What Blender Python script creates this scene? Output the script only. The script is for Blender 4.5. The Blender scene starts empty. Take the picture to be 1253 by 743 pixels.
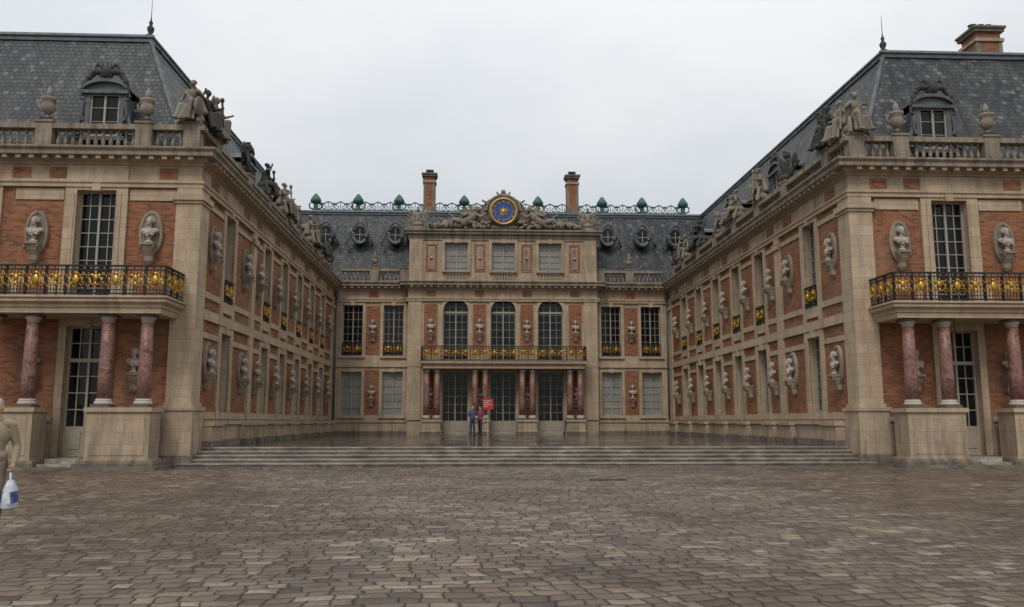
import bpy, bmesh, math, random
import numpy as np
from mathutils import Vector, Matrix
random.seed(7)
R = math.radians
scene = bpy.context.scene

# ------------------------------------------------------------------ materials
class G:
    def __init__(s, name, nt=None):
        if nt is None:
            s.mat = bpy.data.materials.new(name); s.mat.use_nodes = True
            s.nt = s.mat.node_tree
            s.b = s.nt.nodes["Principled BSDF"]
        else:
            s.nt = nt
    def n(s, t): return s.nt.nodes.new(t)
    def put(s, sock, v):
        if isinstance(v, bpy.types.NodeSocket): s.nt.links.new(v, sock)
        else:
            if isinstance(v, (tuple, list)) and sock.type == 'RGBA' and len(v) == 3: v = (*v, 1)
            sock.default_value = v
    def m(s, op, *a):
        nd = s.n('ShaderNodeMath'); nd.operation = op
        for i, x in enumerate(a): s.put(nd.inputs[i], x)
        return nd.outputs[0]
    def comb(s, x=0.0, y=0.0, z=0.0):
        nd = s.n('ShaderNodeCombineXYZ')
        for i, v in enumerate((x, y, z)): s.put(nd.inputs[i], v)
        return nd.outputs[0]
    def pos(s):
        g = s.n('ShaderNodeNewGeometry'); sp = s.n('ShaderNodeSeparateXYZ')
        s.nt.links.new(g.outputs['Position'], sp.inputs[0])
        return g.outputs['Position'], sp.outputs[0], sp.outputs[1], sp.outputs[2]
    def pointy(s):
        return s.n('ShaderNodeNewGeometry').outputs['Pointiness']
    def wall(s):
        p, x, y, z = s.pos()
        g = s.n('ShaderNodeNewGeometry'); sp = s.n('ShaderNodeSeparateXYZ')
        s.nt.links.new(g.outputs['True Normal'], sp.inputs[0])
        gt = s.m('GREATER_THAN', s.m('ABSOLUTE', sp.outputs[0]), 0.5)
        u = s.m('ADD', x, s.m('MULTIPLY', gt, s.m('SUBTRACT', y, x)))
        return p, u, z
    def noise(s, vec, scale, detail=4.0, rough=0.6):
        nd = s.n('ShaderNodeTexNoise'); s.put(nd.inputs['Vector'], vec)
        nd.inputs['Scale'].default_value = scale; nd.inputs['Detail'].default_value = detail
        nd.inputs['Roughness'].default_value = rough
        return nd.outputs[0]
    def ramp(s, fac, stops):
        nd = s.n('ShaderNodeValToRGB'); s.put(nd.inputs[0], fac)
        els = nd.color_ramp.elements
        while len(els) < len(stops): els.new(0.5)
        for e, (p, c) in zip(els, stops):
            e.position = p; e.color = (*c, 1) if len(c) == 3 else c
        return nd.outputs[0]
    def mix(s, f, a, b, mode='MIX'):
        nd = s.n('ShaderNodeMix'); nd.data_type = 'RGBA'; nd.blend_type = mode
        s.put(nd.inputs[0], f); s.put(nd.inputs[6], a); s.put(nd.inputs[7], b)
        return nd.outputs[2]
    def mr(s, v, a, b, c, d):
        nd = s.n('ShaderNodeMapRange'); nd.clamp = True
        for i, x in enumerate((v, a, b, c, d)): s.put(nd.inputs[i], x)
        return nd.outputs[0]
    def bump(s, h, strength=0.5, dist=0.02):
        nd = s.n('ShaderNodeBump'); s.put(nd.inputs['Height'], h)
        nd.inputs['Strength'].default_value = strength; nd.inputs['Distance'].default_value = dist
        s.nt.links.new(nd.outputs[0], s.b.inputs['Normal'])
    def cells(s, u, v, w, h, rnd=False):
        vr = s.m('DIVIDE', v, h); row = s.m('FLOOR', vr)
        if rnd:
            wn = s.n('ShaderNodeTexWhiteNoise'); wn.noise_dimensions = '1D'
            s.put(wn.inputs['W'], row); off = wn.outputs['Value']
            u = s.m('ADD', u, s.m('MULTIPLY', s.m('SINE', s.m('ADD', s.m('MULTIPLY', u, 2.3/w), s.m('MULTIPLY', off, 40.0))), w*.17))
        else:
            off = s.m('MULTIPLY', s.m('MODULO', s.m('ABSOLUTE', row), 2.0), 0.5)
        uu = s.m('ADD', s.m('DIVIDE', u, w), off)
        col = s.m('FLOOR', uu)
        fu = s.m('FRACT', uu); fv = s.m('FRACT', vr)
        du = s.m('MULTIPLY', s.m('MINIMUM', fu, s.m('SUBTRACT', 1.0, fu)), w)
        dv = s.m('MULTIPLY', s.m('MINIMUM', fv, s.m('SUBTRACT', 1.0, fv)), h)
        d = s.m('MINIMUM', du, dv)
        wn = s.n('ShaderNodeTexWhiteNoise'); wn.noise_dimensions = '3D'
        s.put(wn.inputs['Vector'], s.comb(col, row, 0.0))
        return d, wn.outputs['Value'], fv
    def set(s, **k):
        for a, v in k.items():
            nm = {'color': 'Base Color', 'rough': 'Roughness', 'metal': 'Metallic', 'spec': 'Specular IOR Level'}[a]
            s.put(s.b.inputs[nm], v)
        return s.mat

MATS = {}
def stone_mat(name, c1, c2, dirt, joints=True, dirtamt=0.5, pointy=False):
    g = G(name); p, u, z = g.wall()
    n1 = g.noise(p, 0.9, 6); n2 = g.noise(g.comb(g.m('MULTIPLY', u, 2.2), 0.0, g.m('MULTIPLY', z, 0.35)), 1.3, 6, .7)
    n3 = g.noise(p, 14.0, 4)
    c = g.mix(g.mr(n1, .3, .7, 0, 1), c1, c2)
    h = n3
    if joints:
        d, r, fv = g.cells(u, z, 0.95, 0.37)
        c = g.mix(g.mr(r, 0, 1, 0, .42), c, (c2[0]*.70, c2[1]*.68, c2[2]*.64))
        c = g.mix(g.mr(d, 0.004, 0.014, .42, 0), c, (.10, .08, .065))
        # weathering: rain-splash at the foot, soot below the cornice
        zf = g.m('ADD', g.mr(z, .2, 2.2, .9, 0), g.mr(z, 8.8, 10.2, 0, .5))
        c = g.mix(g.m('MULTIPLY', zf, g.mr(n2, .38, .62, .12, .8)), c, dirt)
    c = g.mix(g.mr(n2, .47, .72, 0, dirtamt), c, dirt)
    c = g.mix(g.mr(n3, .35, .65, .25, 0), c, dirt)
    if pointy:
        pt = g.pointy(); c = g.mix(g.mr(pt, .44, .52, .85, 0), c, (dirt[0]*.6, dirt[1]*.6, dirt[2]*.6))  # crevices darkened by pointiness: occlusion-like shade painted in along with the grime
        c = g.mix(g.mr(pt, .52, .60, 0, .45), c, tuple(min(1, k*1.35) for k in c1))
    g.bump(h, .4, .012)
    MATS[name] = g.set(color=c, rough=.88, spec=.25)
stone_mat('limestone', (.56, .43, .295), (.46, .345, .23), (.15, .12, .095))
stone_mat('weathered_limestone', (.41, .33, .24), (.29, .235, .175), (.085, .075, .065), True, .8)
stone_mat('limestone_dark', (.29, .235, .175), (.20, .165, .125), (.065, .056, .048), True, .8)
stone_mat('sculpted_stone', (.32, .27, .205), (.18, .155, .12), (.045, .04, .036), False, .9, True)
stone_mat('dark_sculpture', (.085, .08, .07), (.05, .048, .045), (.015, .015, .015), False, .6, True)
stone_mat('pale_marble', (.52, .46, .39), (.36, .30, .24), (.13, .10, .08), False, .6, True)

def brick_mat():
    g = G('brick'); p, u, z = g.wall()
    d, r, fv = g.cells(u, z, 0.225, 0.072)
    c = g.ramp(r, [(0, (.15, .058, .030)), (.35, (.27, .098, .045)), (.7, (.36, .135, .060)), (.9, (.27, .125, .07)), (1, (.13, .07, .05))])
    big = g.noise(p, 1.1, 6, .7); c = g.mix(g.mr(big, .38, .68, 0, .55), c, (.14, .068, .040))
    n2 = g.noise(g.comb(g.m('MULTIPLY', u, 1.8), 0.0, g.m('MULTIPLY', z, 0.3)), 1.2, 6, .7)
    c = g.mix(g.mr(n2, .5, .75, 0, .55), c, (.075, .05, .038))
    n4 = g.noise(p, .5, 5, .6); c = g.mix(g.mr(n4, .5, .7, 0, .3), c, (.36, .24, .16))
    c = g.mix(g.mr(d, 0.003, 0.009, .6, 0), c, (.26, .18, .12))
    g.bump(g.mr(d, 0.002, .01, 0, 1), .4, .006)
    MATS['brick'] = g.set(color=c, rough=.9, spec=.2)
brick_mat()

def slate_mat():
    g = G('slate'); p, u, z = g.wall()
    d, r, fv = g.cells(u, z, 0.21, 0.18)
    c = g.ramp(r, [(0, (.012, .014, .016)), (.45, (.030, .034, .037)), (.78, (.055, .060, .062)), (.92, (.10, .105, .105)), (1, (.16, .165, .165))])
    big = g.noise(g.comb(g.m('MULTIPLY', u, 2.2), 3.0, g.m('MULTIPLY', z, .45)), 1.0, 7, .7)
    c = g.mix(g.mr(big, .47, .68, 0, .7), c, (.115, .11, .09))
    b2 = g.noise(g.comb(g.m('MULTIPLY', u, 3.0), 9.0, g.m('MULTIPLY', z, .3)), 1.0, 6, .7)
    c = g.mix(g.mr(b2, .52, .66, 0, .75), c, (.012, .014, .014))
    c = g.mix(g.mr(d, 0.004, 0.014, .85, 0), c, (.007, .008, .009))
    g.bump(g.m('ADD', fv, g.mr(d, 0.0, .012, 0, .6)), .7, .025)
    MATS['slate'] = g.set(color=c, rough=g.mr(r, 0, 1, .42, .7), spec=.35)
slate_mat()

def simple(name, col, rough=.6, metal=0.0, var=.25, scale=8, dirt=(.03, .03, .03), bumpd=.004):
    g = G(name); p, x, y, z = g.pos()
    n1 = g.noise(p, scale, 5)
    c = g.mix(g.mr(n1, .4, .75, 0, var), col, dirt)
    g.bump(n1, .3, bumpd)
    MATS[name] = g.set(color=c, rough=g.mr(n1, .3, .7, max(rough-.12, .02), min(rough+.12, 1)), metal=metal)
simple('lead', (.095, .105, .112), .55, .1, .7, 3, (.025, .027, .028))
simple('gilding', (.62, .36, .06), .42, .85, .75, 14, (.10, .055, .012))
simple('black_iron', (.012, .012, .012), .5, .2, .2)
simple('copper_green', (.045, .13, .10), .75, 0, .7, 4, (.02, .035, .03))
simple('window_paint', (.34, .31, .25), .6, 0, .35, 10, (.14, .12, .09))
simple('door_paint', (.36, .31, .24), .6, 0, .4, 6, (.12, .10, .07))
simple('curtain', (.27, .265, .235), .3, 0, .6, 1.5, (.09, .09, .085))
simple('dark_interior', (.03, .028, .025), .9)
simple('clock_blue', (.012, .06, .24), .35, 0, .1)
simple('sign_red', (.50, .02, .025), .5, 0, .05)
simple('white_paint', (.75, .75, .73), .5, 0, .05)
simple('steel', (.3, .3, .3), .4, .9, .2)
simple('cast_iron', (.035, .033, .032), .5, .6, .4, 20)
simple('moss_green', (.05, .075, .02), .9, 0, .5, 20)
def rose():
    g = G('rose_marble'); p, x, y, z = g.pos()
    nn = g.n('ShaderNodeTexNoise'); nn.inputs['Scale'].default_value = 3.6; nn.inputs['Detail'].default_value = 9
    nn.inputs['Roughness'].default_value = .65
    nn.inputs['Distortion'].default_value = 1.6; g.put(nn.inputs['Vector'], p)
    c = g.ramp(nn.outputs[0], [(.3, (.08, .032, .027)), (.45, (.19, .085, .066)), (.53, (.28, .16, .13)), (.59, (.15, .065, .05)), (.65, (.40, .31, .26)), (.75, (.18, .085, .068))])
    MATS['rose_marble'] = g.set(color=c, rough=.42, spec=.35)
rose()
def glass(name, c):
    g = G(name); p, x, y, z = g.pos()
    n1 = g.noise(p, .7, 2)
    n2 = g.noise(p, 2.2, 2)
    g.bump(g.m('ADD', n1, g.m('MULTIPLY', n2, .4)), .25, .05)
    MATS[name] = g.set(color=g.mix(g.mr(n1, .45, .62, 0, .8), c, (c[0]*3, c[1]*2.8, c[2]*2.5)), rough=.06, spec=.28)
glass('window_glass', (.007, .008, .009))
def clear():
    g = G('clear_glass')
    t = g.n('ShaderNodeBsdfTransparent'); t.inputs[0].default_value = (.78, .83, .83, 1)
    gl = g.n('ShaderNodeBsdfGlossy'); gl.inputs['Roughness'].default_value = .03
    f = g.n('ShaderNodeFresnel'); f.inputs[0].default_value = 1.4
    mx = g.n('ShaderNodeMixShader')
    g.nt.links.new(f.outputs[0], mx.inputs[0]); g.nt.links.new(t.outputs[0], mx.inputs[1]); g.nt.links.new(gl.outputs[0], mx.inputs[2])
    g.nt.links.new(mx.outputs[0], g.nt.nodes['Material Output'].inputs[0])
    MATS['clear_glass'] = g.mat
clear()
def cobble():
    g = G('cobblestones'); p, x, y, z = g.pos()
    def col_noise(sc, det):
        nd = g.n('ShaderNodeTexNoise'); nd.inputs['Scale'].default_value = sc; nd.inputs['Detail'].default_value = det
        g.put(nd.inputs['Vector'], p); sp = g.n('ShaderNodeSeparateColor'); g.nt.links.new(nd.outputs['Color'], sp.inputs[0]); return sp
    s1 = col_noise(3.0, 3); s2 = col_noise(.45, 2)
    xr = g.m('ADD', x, g.m('MULTIPLY', y, .09)); yr = g.m('SUBTRACT', y, g.m('MULTIPLY', x, .09))
    def warp(b, i):
        a = g.m('ADD', b, g.m('MULTIPLY', g.m('SUBTRACT', s1.outputs[i], .5), .15))
        return g.m('ADD', a, g.m('MULTIPLY', g.m('SUBTRACT', s2.outputs[i], .5), .6))
    d, r, fv = g.cells(warp(xr, 0), warp(yr, 1), 0.235, 0.19, True)
    c = g.ramp(r, [(0, (.060, .042, .030)), (.15, (.13, .084, .055)), (.35, (.225, .147, .092)), (.5, (.145, .112, .086)), (.65, (.255, .180, .118)), (.8, (.165, .120, .088)), (.9, (.33, .245, .165)), (1, (.40, .325, .24))])
    fine = g.noise(p, 24, 6, .7); big = g.noise(p, .22, 5, .6); mid = g.noise(p, 1.3, 6, .65)
    c = g.mix(g.mr(fine, .35, .65, .6, 0), c, (.045, .032, .023))
    c = g.mix(g.mr(big, .42, .58, 0, .6), c, (.070, .042, .028))
    c = g.mix(g.mr(mid, .5, .72, 0, .45), c, (.29, .215, .15))
    c = g.mix(g.mr(mid, .34, .46, .55, 0), c, (.042, .032, .025))
    jw = g.m('MULTIPLY', s1.outputs[2], .038)
    c = g.mix(g.mr(d, 0.004, jw, .92, 0), c, (.018, .014, .011))
    dome = g.m('POWER', g.mr(d, 0.0, .07, 0, 1), .55)
    hgt = g.m('ADD', dome, g.m('ADD', g.m('MULTIPLY', fine, .5), g.m('MULTIPLY', r, .7)))
    g.bump(hgt, 1.0, .035)
    wet = g.mr(y, 12.0, 26.0, 0.0, -.10)
    ro = g.m('ADD', g.m('ADD', g.mr(big, .40, .60, .55, .30), g.m('MULTIPLY', g.m('SUBTRACT', r, .5), .25)), wet)
    MATS['cobblestones'] = g.set(color=c, rough=ro, spec=.42)
cobble()
def court():
    g = G('wet_marble_paving'); p, x, y, z = g.pos()
    u = g.m('ADD', x, y); v = g.m('SUBTRACT', x, y)
    cu = g.m('FLOOR', g.m('DIVIDE', u, .85)); cv = g.m('FLOOR', g.m('DIVIDE', v, .85))
    ck = g.m('MODULO', g.m('ABSOLUTE', g.m('ADD', cu, cv)), 2.0)
    c = g.mix(ck, (.085, .07, .056), (.03, .027, .024))
    big = g.noise(p, .6, 5); fine = g.noise(p, 8, 4)
    c = g.mix(g.mr(big, .4, .7, 0, .6), c, (.07, .05, .036))
    g.bump(g.m('ADD', big, g.m('MULTIPLY', fine, .10)), .12, .012)
    MATS['wet_marble_paving'] = g.set(color=c, rough=g.mr(big, .38, .62, .04, .24))
court()
def stepm(name, k):
    g = G(name); p, u, z = g.wall()
    d, r, fv = g.cells(u, z, 1.3, 0.116, True)
    n1 = g.noise(p, 1.4, 7, .7); n2 = g.noise(p, 18, 4)
    c = g.mix(g.mr(n1, .40, .62, 0, .9), (.40*k, .36*k, .29*k), (.12*k, .10*k, .08*k))
    c = g.mix(g.mr(r, 0, 1, 0, .5), c, (.16*k, .13*k, .10*k))
    c = g.mix(g.mr(n2, .35, .6, .4, 0), c, (.06, .05, .04))
    g.bump(n2, .3, .008)
    MATS[name] = g.set(color=c, rough=g.mr(n1, .3, .7, .25, .6))
stepm('step_stone', .6); stepm('step_nosing', 1.15)  # one stone in two tones: shaded risers and lit treads put into the colour
def fab(name, col, var=.2):
    simple(name, col, .85, 0, var, 30, tuple(k*.5 for k in col), .002)
fab('skin', (.50, .30, .22), .1); fab('hair_brown', (.05, .03, .02)); fab('hair_grey', (.3, .29, .28))
fab('jacket_beige', (.27, .215, .135)); fab('trousers_khaki', (.17, .13, .09)); fab('jeans', (.04, .055, .10))
fab('shirt_blue', (.06, .08, .14)); fab('shirt_red', (.22, .05, .05)); fab('trousers_dark', (.03, .03, .035))
fab('shoe_leather', (.03, .022, .018)); fab('lips', (.35, .12, .10)); fab('eye_dark', (.02, .015, .012))
simple('bag_plastic', (.56, .58, .62), .35, 0, .25, 9, (.3, .36, .45)); simple('bag_blue', (.03, .07, .22), .35, 0, .5, 20, (.3, .35, .4))

# ------------------------------------------------------------------ mesh builder
class MB:
    def __init__(s): s.v = []; s.f = []; s.m = []; s.sm = []; s.names = []
    def mi(s, n):
        if n not in s.names: s.names.append(n)
        return s.names.index(n)
    def poly(s, pts, mat, smooth=False):
        i = len(s.v); s.v.extend([tuple(p) for p in pts]); s.f.append(tuple(range(i, i+len(pts)))); s.m.append(s.mi(mat)); s.sm.append(smooth)
    def mesh(s, vs, fs, mat, smooth=False):
        i = len(s.v); s.v.extend([tuple(p) for p in vs]); k = s.mi(mat)
        for f in fs: s.f.append(tuple(i+a for a in f)); s.m.append(k); s.sm.append(smooth)
    def fbox(s, F, s0, s1, d0, d1, z0, z1, mat):
        vs = [F(a, b, c) for c in (z0, z1) for b in (d0, d1) for a in (s0, s1)]
        s.mesh(vs, [(0, 1, 3, 2), (4, 6, 7, 5), (0, 4, 5, 1), (2, 3, 7, 6), (0, 2, 6, 4), (1, 5, 7, 3)], mat)
    def box(s, x0, x1, y0, y1, z0, z1, mat): s.fbox(lambda a, b, c: (a, b, c), x0, x1, y0, y1, z0, z1, mat)
    def lathe(s, prof, mat, M=Matrix(), seg=12, smooth=True, cap=True):
        vs = []; fs = []; n = len(prof)
        for r, z in prof:
            for k in range(seg):
                a = 2*math.pi*k/seg
                vs.append(M @ Vector((r*math.cos(a), r*math.sin(a), z)))
        for i in range(n-1):
            for k in range(seg):
                k2 = (k+1) % seg
                fs.append((i*seg+k, i*seg+k2, (i+1)*seg+k2, (i+1)*seg+k))
        if cap: fs.append(tuple(range(seg))[::-1]); fs.append(tuple((n-1)*seg+k for k in range(seg)))
        s.mesh(vs, fs, mat, smooth)
    def tube(s, pts, r, mat, seg=5, closed=False):
        pts = [Vector(p) for p in pts]; n = len(pts); vs = []; fs = []
        for i, p in enumerate(pts):
            t = (pts[(i+1) % n if closed else min(i+1, n-1)] - pts[(i-1) % n if closed else max(i-1, 0)])
            if t.length < 1e-6: t = Vector((0, 0, 1))
            t.normalize(); up = Vector((0, 0, 1)) if abs(t.z) < .9 else Vector((1, 0, 0))
            a = t.cross(up).normalized(); b = t.cross(a)
            rr = r[i] if isinstance(r, (list, tuple)) else r
            for k in range(seg):
                w = 2*math.pi*k/seg; vs.append(p + a*math.cos(w)*rr + b*math.sin(w)*rr)
        for i in range(n if closed else n-1):
            j = (i+1) % n
            for k in range(seg):
                k2 = (k+1) % seg; fs.append((i*seg+k, i*seg+k2, j*seg+k2, j*seg+k))
        s.mesh(vs, fs, mat, True)
    def sweep(s, path, prof, mat, smooth=False):
        P = [Vector(p) for p in path]; n = len(P); nrm = []
        for i in range(n-1):
            d = (P[i+1]-P[i]).normalized(); nrm.append(Vector((d.y, -d.x)))
        off = []
        for i in range(n):
            if i == 0: off.append(nrm[0])
            elif i == n-1: off.append(nrm[-1])
            else:
                a, b = nrm[i-1], nrm[i]; off.append((a+b)/(1+a.dot(b)))
        m = len(prof)
        for i in range(n-1):
            vs = []
            for q in (i, i+1):
                for d, z in prof:
                    w = P[q]+off[q]*d; vs.append((w.x, w.y, z))
            s.mesh(vs, [(j, m+j, m+j+1, j+1) for j in range(m-1)], mat, smooth)
        for q in (0, n-1):
            s.poly([((P[q]+off[q]*d).x, (P[q]+off[q]*d).y, z) for d, z in prof], mat)
    def wall(s, F, s0, s1, z0, z1, ops, mat, rev='limestone', dep=.34):
        ss = sorted({s0, s1, *[o[0] for o in ops], *[o[1] for o in ops]})
        zz = sorted({z0, z1, *[o[2] for o in ops], *[o[3] for o in ops]})
        for a, b in zip(ss, ss[1:]):
            for c, d in zip(zz, zz[1:]):
                ms, mz = (a+b)/2, (c+d)/2
                if any(o[0] < ms < o[1] and o[2] < mz < o[3] for o in ops): continue
                s.poly([F(a, 0, c), F(b, 0, c), F(b, 0, d), F(a, 0, d)], mat)
        for o in ops:
            a, b, c, d = o[:4]; arch = len(o) > 4 and o[4]
            top = d if not arch else d-(b-a)/2
            s.poly([F(a, 0, c), F(a, -dep, c), F(a, -dep, top), F(a, 0, top)], rev)
            s.poly([F(b, 0, c), F(b, -dep, c), F(b, -dep, top), F(b, 0, top)], rev)
            s.poly([F(a, 0, c), F(b, 0, c), F(b, -dep, c), F(a, -dep, c)], rev)
            if not arch: s.poly([F(a, 0, d), F(b, 0, d), F(b, -dep, d), F(a, -dep, d)], rev)
            else:
                r = (b-a)/2; cx = (a+b)/2; N = 12
                A = [(cx-r*math.cos(math.pi*k/N), top+r*math.sin(math.pi*k/N)) for k in range(N+1)]
                for p, q in zip(A, A[1:]):
                    s.poly([F(p[0], 0, p[1]), F(q[0], 0, q[1]), F(q[0], 0, d), F(p[0], 0, d)], mat)
                    s.poly([F(p[0], 0, p[1]), F(q[0], 0, q[1]), F(q[0], -dep, q[1]), F(p[0], -dep, p[1])], rev)
    def build(s, name, parent=None):
        me = bpy.data.meshes.new(name); me.from_pydata(s.v, [], s.f)
        for n in s.names: me.materials.append(MATS[n])
        me.polygons.foreach_set('material_index', s.m); me.polygons.foreach_set('use_smooth', s.sm)
        me.update(); ob = bpy.data.objects.new(name, me); scene.collection.objects.link(ob)
        if parent: ob.parent = parent
        return ob

def fuse(name, prims, voxel, mats, smooth=4):
    """prims: ('c',a,b,ra,rb,mat) capsule ; ('e',c,(rx,ry,rz),mat[,rotmatrix]) ellipsoid -> one continuous surface"""
    bm = bmesh.new()
    for p in prims:
        if p[0] == 'c':
            a, b = Vector(p[1]), Vector(p[2]); d = b-a
            for q, r in ((a, p[3]), (b, p[4])):
                bmesh.ops.create_icosphere(bm, subdivisions=2, radius=r*1.02, matrix=Matrix.Translation(q))
            if d.length > 1e-4:
                M = Matrix.Translation((a+b)/2) @ d.to_track_quat('Z', 'Y').to_matrix().to_4x4()
                bmesh.ops.create_cone(bm, cap_ends=True, segments=14, radius1=p[3], radius2=p[4], depth=d.length, matrix=M)
        else:
            M = Matrix.Translation(p[1]) @ (p[4] if len(p) > 4 else Matrix()) @ Matrix.Diagonal((*p[2], 1))
            bmesh.ops.create_icosphere(bm, subdivisions=3, radius=1, matrix=M)
    me = bpy.data.meshes.new(name+'_src'); bm.to_mesh(me); bm.free()
    ob = bpy.data.objects.new(name+'_src', me); scene.collection.objects.link(ob)
    md = ob.modifiers.new('r', 'REMESH'); md.mode = 'VOXEL'; md.voxel_size = voxel; md.use_smooth_shade = True
    sm = ob.modifiers.new('s', 'SMOOTH'); sm.iterations = smooth; sm.factor = .5
    dg = bpy.context.evaluated_depsgraph_get()
    out = bpy.data.meshes.new_from_object(ob.evaluated_get(dg)); out.name = name
    bpy.data.objects.remove(ob)
    out.materials.clear()
    for m in mats: out.materials.append(MATS[m])
    n = len(out.polygons)
    if len(mats) > 1:
        C = np.empty(n*3); out.polygons.foreach_get('center', C); C = C.reshape(-1, 3)
        best = np.full(n, 1e9); idx = np.zeros(n, int)
        for p in prims:
            if p[0] == 'c':
                a, b = np.array(p[1], float), np.array(p[2], float); ab = b-a; L = max((ab**2).sum(), 1e-9)
                t = np.clip(((C-a)@ab)/L, 0, 1); d = np.linalg.norm(C-(a+t[:, None]*ab), axis=1)-(p[3]+(p[4]-p[3])*t); mt = p[5]
            else:
                q = C-np.array(p[1], float)
                if len(p) > 4: q = q @ np.array(p[4].to_3x3())
                rr = np.array(p[2]); d = (np.linalg.norm(q/rr, axis=1)-1)*rr.min(); mt = p[3]
            k = d < best; best[k] = d[k]; idx[k] = mats.index(mt)
        out.polygons.foreach_set('material_index', idx.astype(np.int32))
    else:
        out.polygons.foreach_set('material_index', np.zeros(n, np.int32))
    out.polygons.foreach_set('use_smooth', [True]*n); out.update()
    return out
def place(mesh, name, loc, rz=0.0, sc=1.0, parent=None, mirror=False):
    ob = bpy.data.objects.new(name, mesh); scene.collection.objects.link(ob)
    ob.location = loc; ob.rotation_euler = (0, 0, rz); ob.scale = (-sc if mirror else sc, sc, sc)
    if parent: ob.parent = parent
    return ob
def empty(name):
    e = bpy.data.objects.new(name, None); scene.collection.objects.link(e); return e

# ------------------------------------------------------------------ layout
HX, YN, YF, AH, AY = 11.1, 27.5, 54.2, 6.15, 53.6
TZ = .58
FN = lambda s, d, z: (s, YN-d, z)
FF = lambda s, d, z: (s, YF-d, z)
FA = lambda s, d, z: (s, AY-d, z)
WL = lambda s, d, z: (-HX+d, s, z)
WR = lambda s, d, z: (HX-d, s, z)
palace = empty('palace')
W = MB(); WIN = MB(); BAL = MB(); COR = MB(); ROOF = MB(); RAIL = MB(); COL = MB(); ORN = MB()

def window(F, sc, w, z0, z1, cols=4, rows=7, gl='window_glass', fr='window_paint', panel=0.0, trans=None, dd=-.26, mt=.011):
    a, b = sc-w/2, sc+w/2
    WIN.poly([F(a, dd-.03, z0), F(b, dd-.03, z0), F(b, dd-.03, z1), F(a, dd-.03, z1)], gl)
    t = .055
    WIN.fbox(F, a, a+t, dd-.04, dd+.04, z0, z1, fr); WIN.fbox(F, b-t, b, dd-.04, dd+.04, z0, z1, fr)
    WIN.fbox(F, a+t, b-t, dd-.04, dd+.038, z1-t, z1, fr); WIN.fbox(F, a+t, b-t, dd-.04, dd+.038, z0, z0+t+.03, fr)
    WIN.fbox(F, sc-.035, sc+.035, dd-.04, dd+.05, z0+t, z1-t, fr)
    if panel: WIN.fbox(F, a+t, b-t, dd-.035, dd+.02, z0+t, z0+panel, fr)
    if panel:
        for q in (-1, 1):
            x0, x1 = sorted((sc+q*.12, sc+q*(w/2-.14))); WIN.fbox(F, x0, x1, dd, dd+.04, z0+.22, z0+panel-.12, fr)
    if trans: WIN.fbox(F, a+t, b-t, dd-.04, dd+.06, trans-.06, trans+.06, fr)
    zz0 = z0+max(panel, t)
    for i in range(1, cols):
        if cols % 2 == 0 and i == cols//2: continue
        x = a+w*i/cols; WIN.fbox(F, x-mt, x+mt, dd-.035, dd+.012, zz0, z1-t, fr)
    for j in range(1, rows):
        z = zz0+(z1-zz0)*j/rows; WIN.fbox(F, a+t, b-t, dd-.035, dd+.015, z-mt, z+mt, fr)

def surround(F, sc, w, z0, z1, t=.26, p=.07, key=True, sides=True, sill=True):
    a, b = sc-w/2, sc+w/2
    if sides:
        W.fbox(F, a-t, a, -.02, p, z0, z1+t, 'limestone'); W.fbox(F, b, b+t, -.02, p, z0, z1+t, 'limestone')
    W.fbox(F, a, b, -.02, p-.004, z1, z1+t, 'limestone')
    if key: W.fbox(F, sc-.13, sc+.13, -.02, p+.06, z1-.04, z1+t+.06, 'limestone')
    if sill: W.fbox(F, a-t-.03, b+t+.03, -.02, p+.07, z0-.14, z0, 'limestone')

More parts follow.
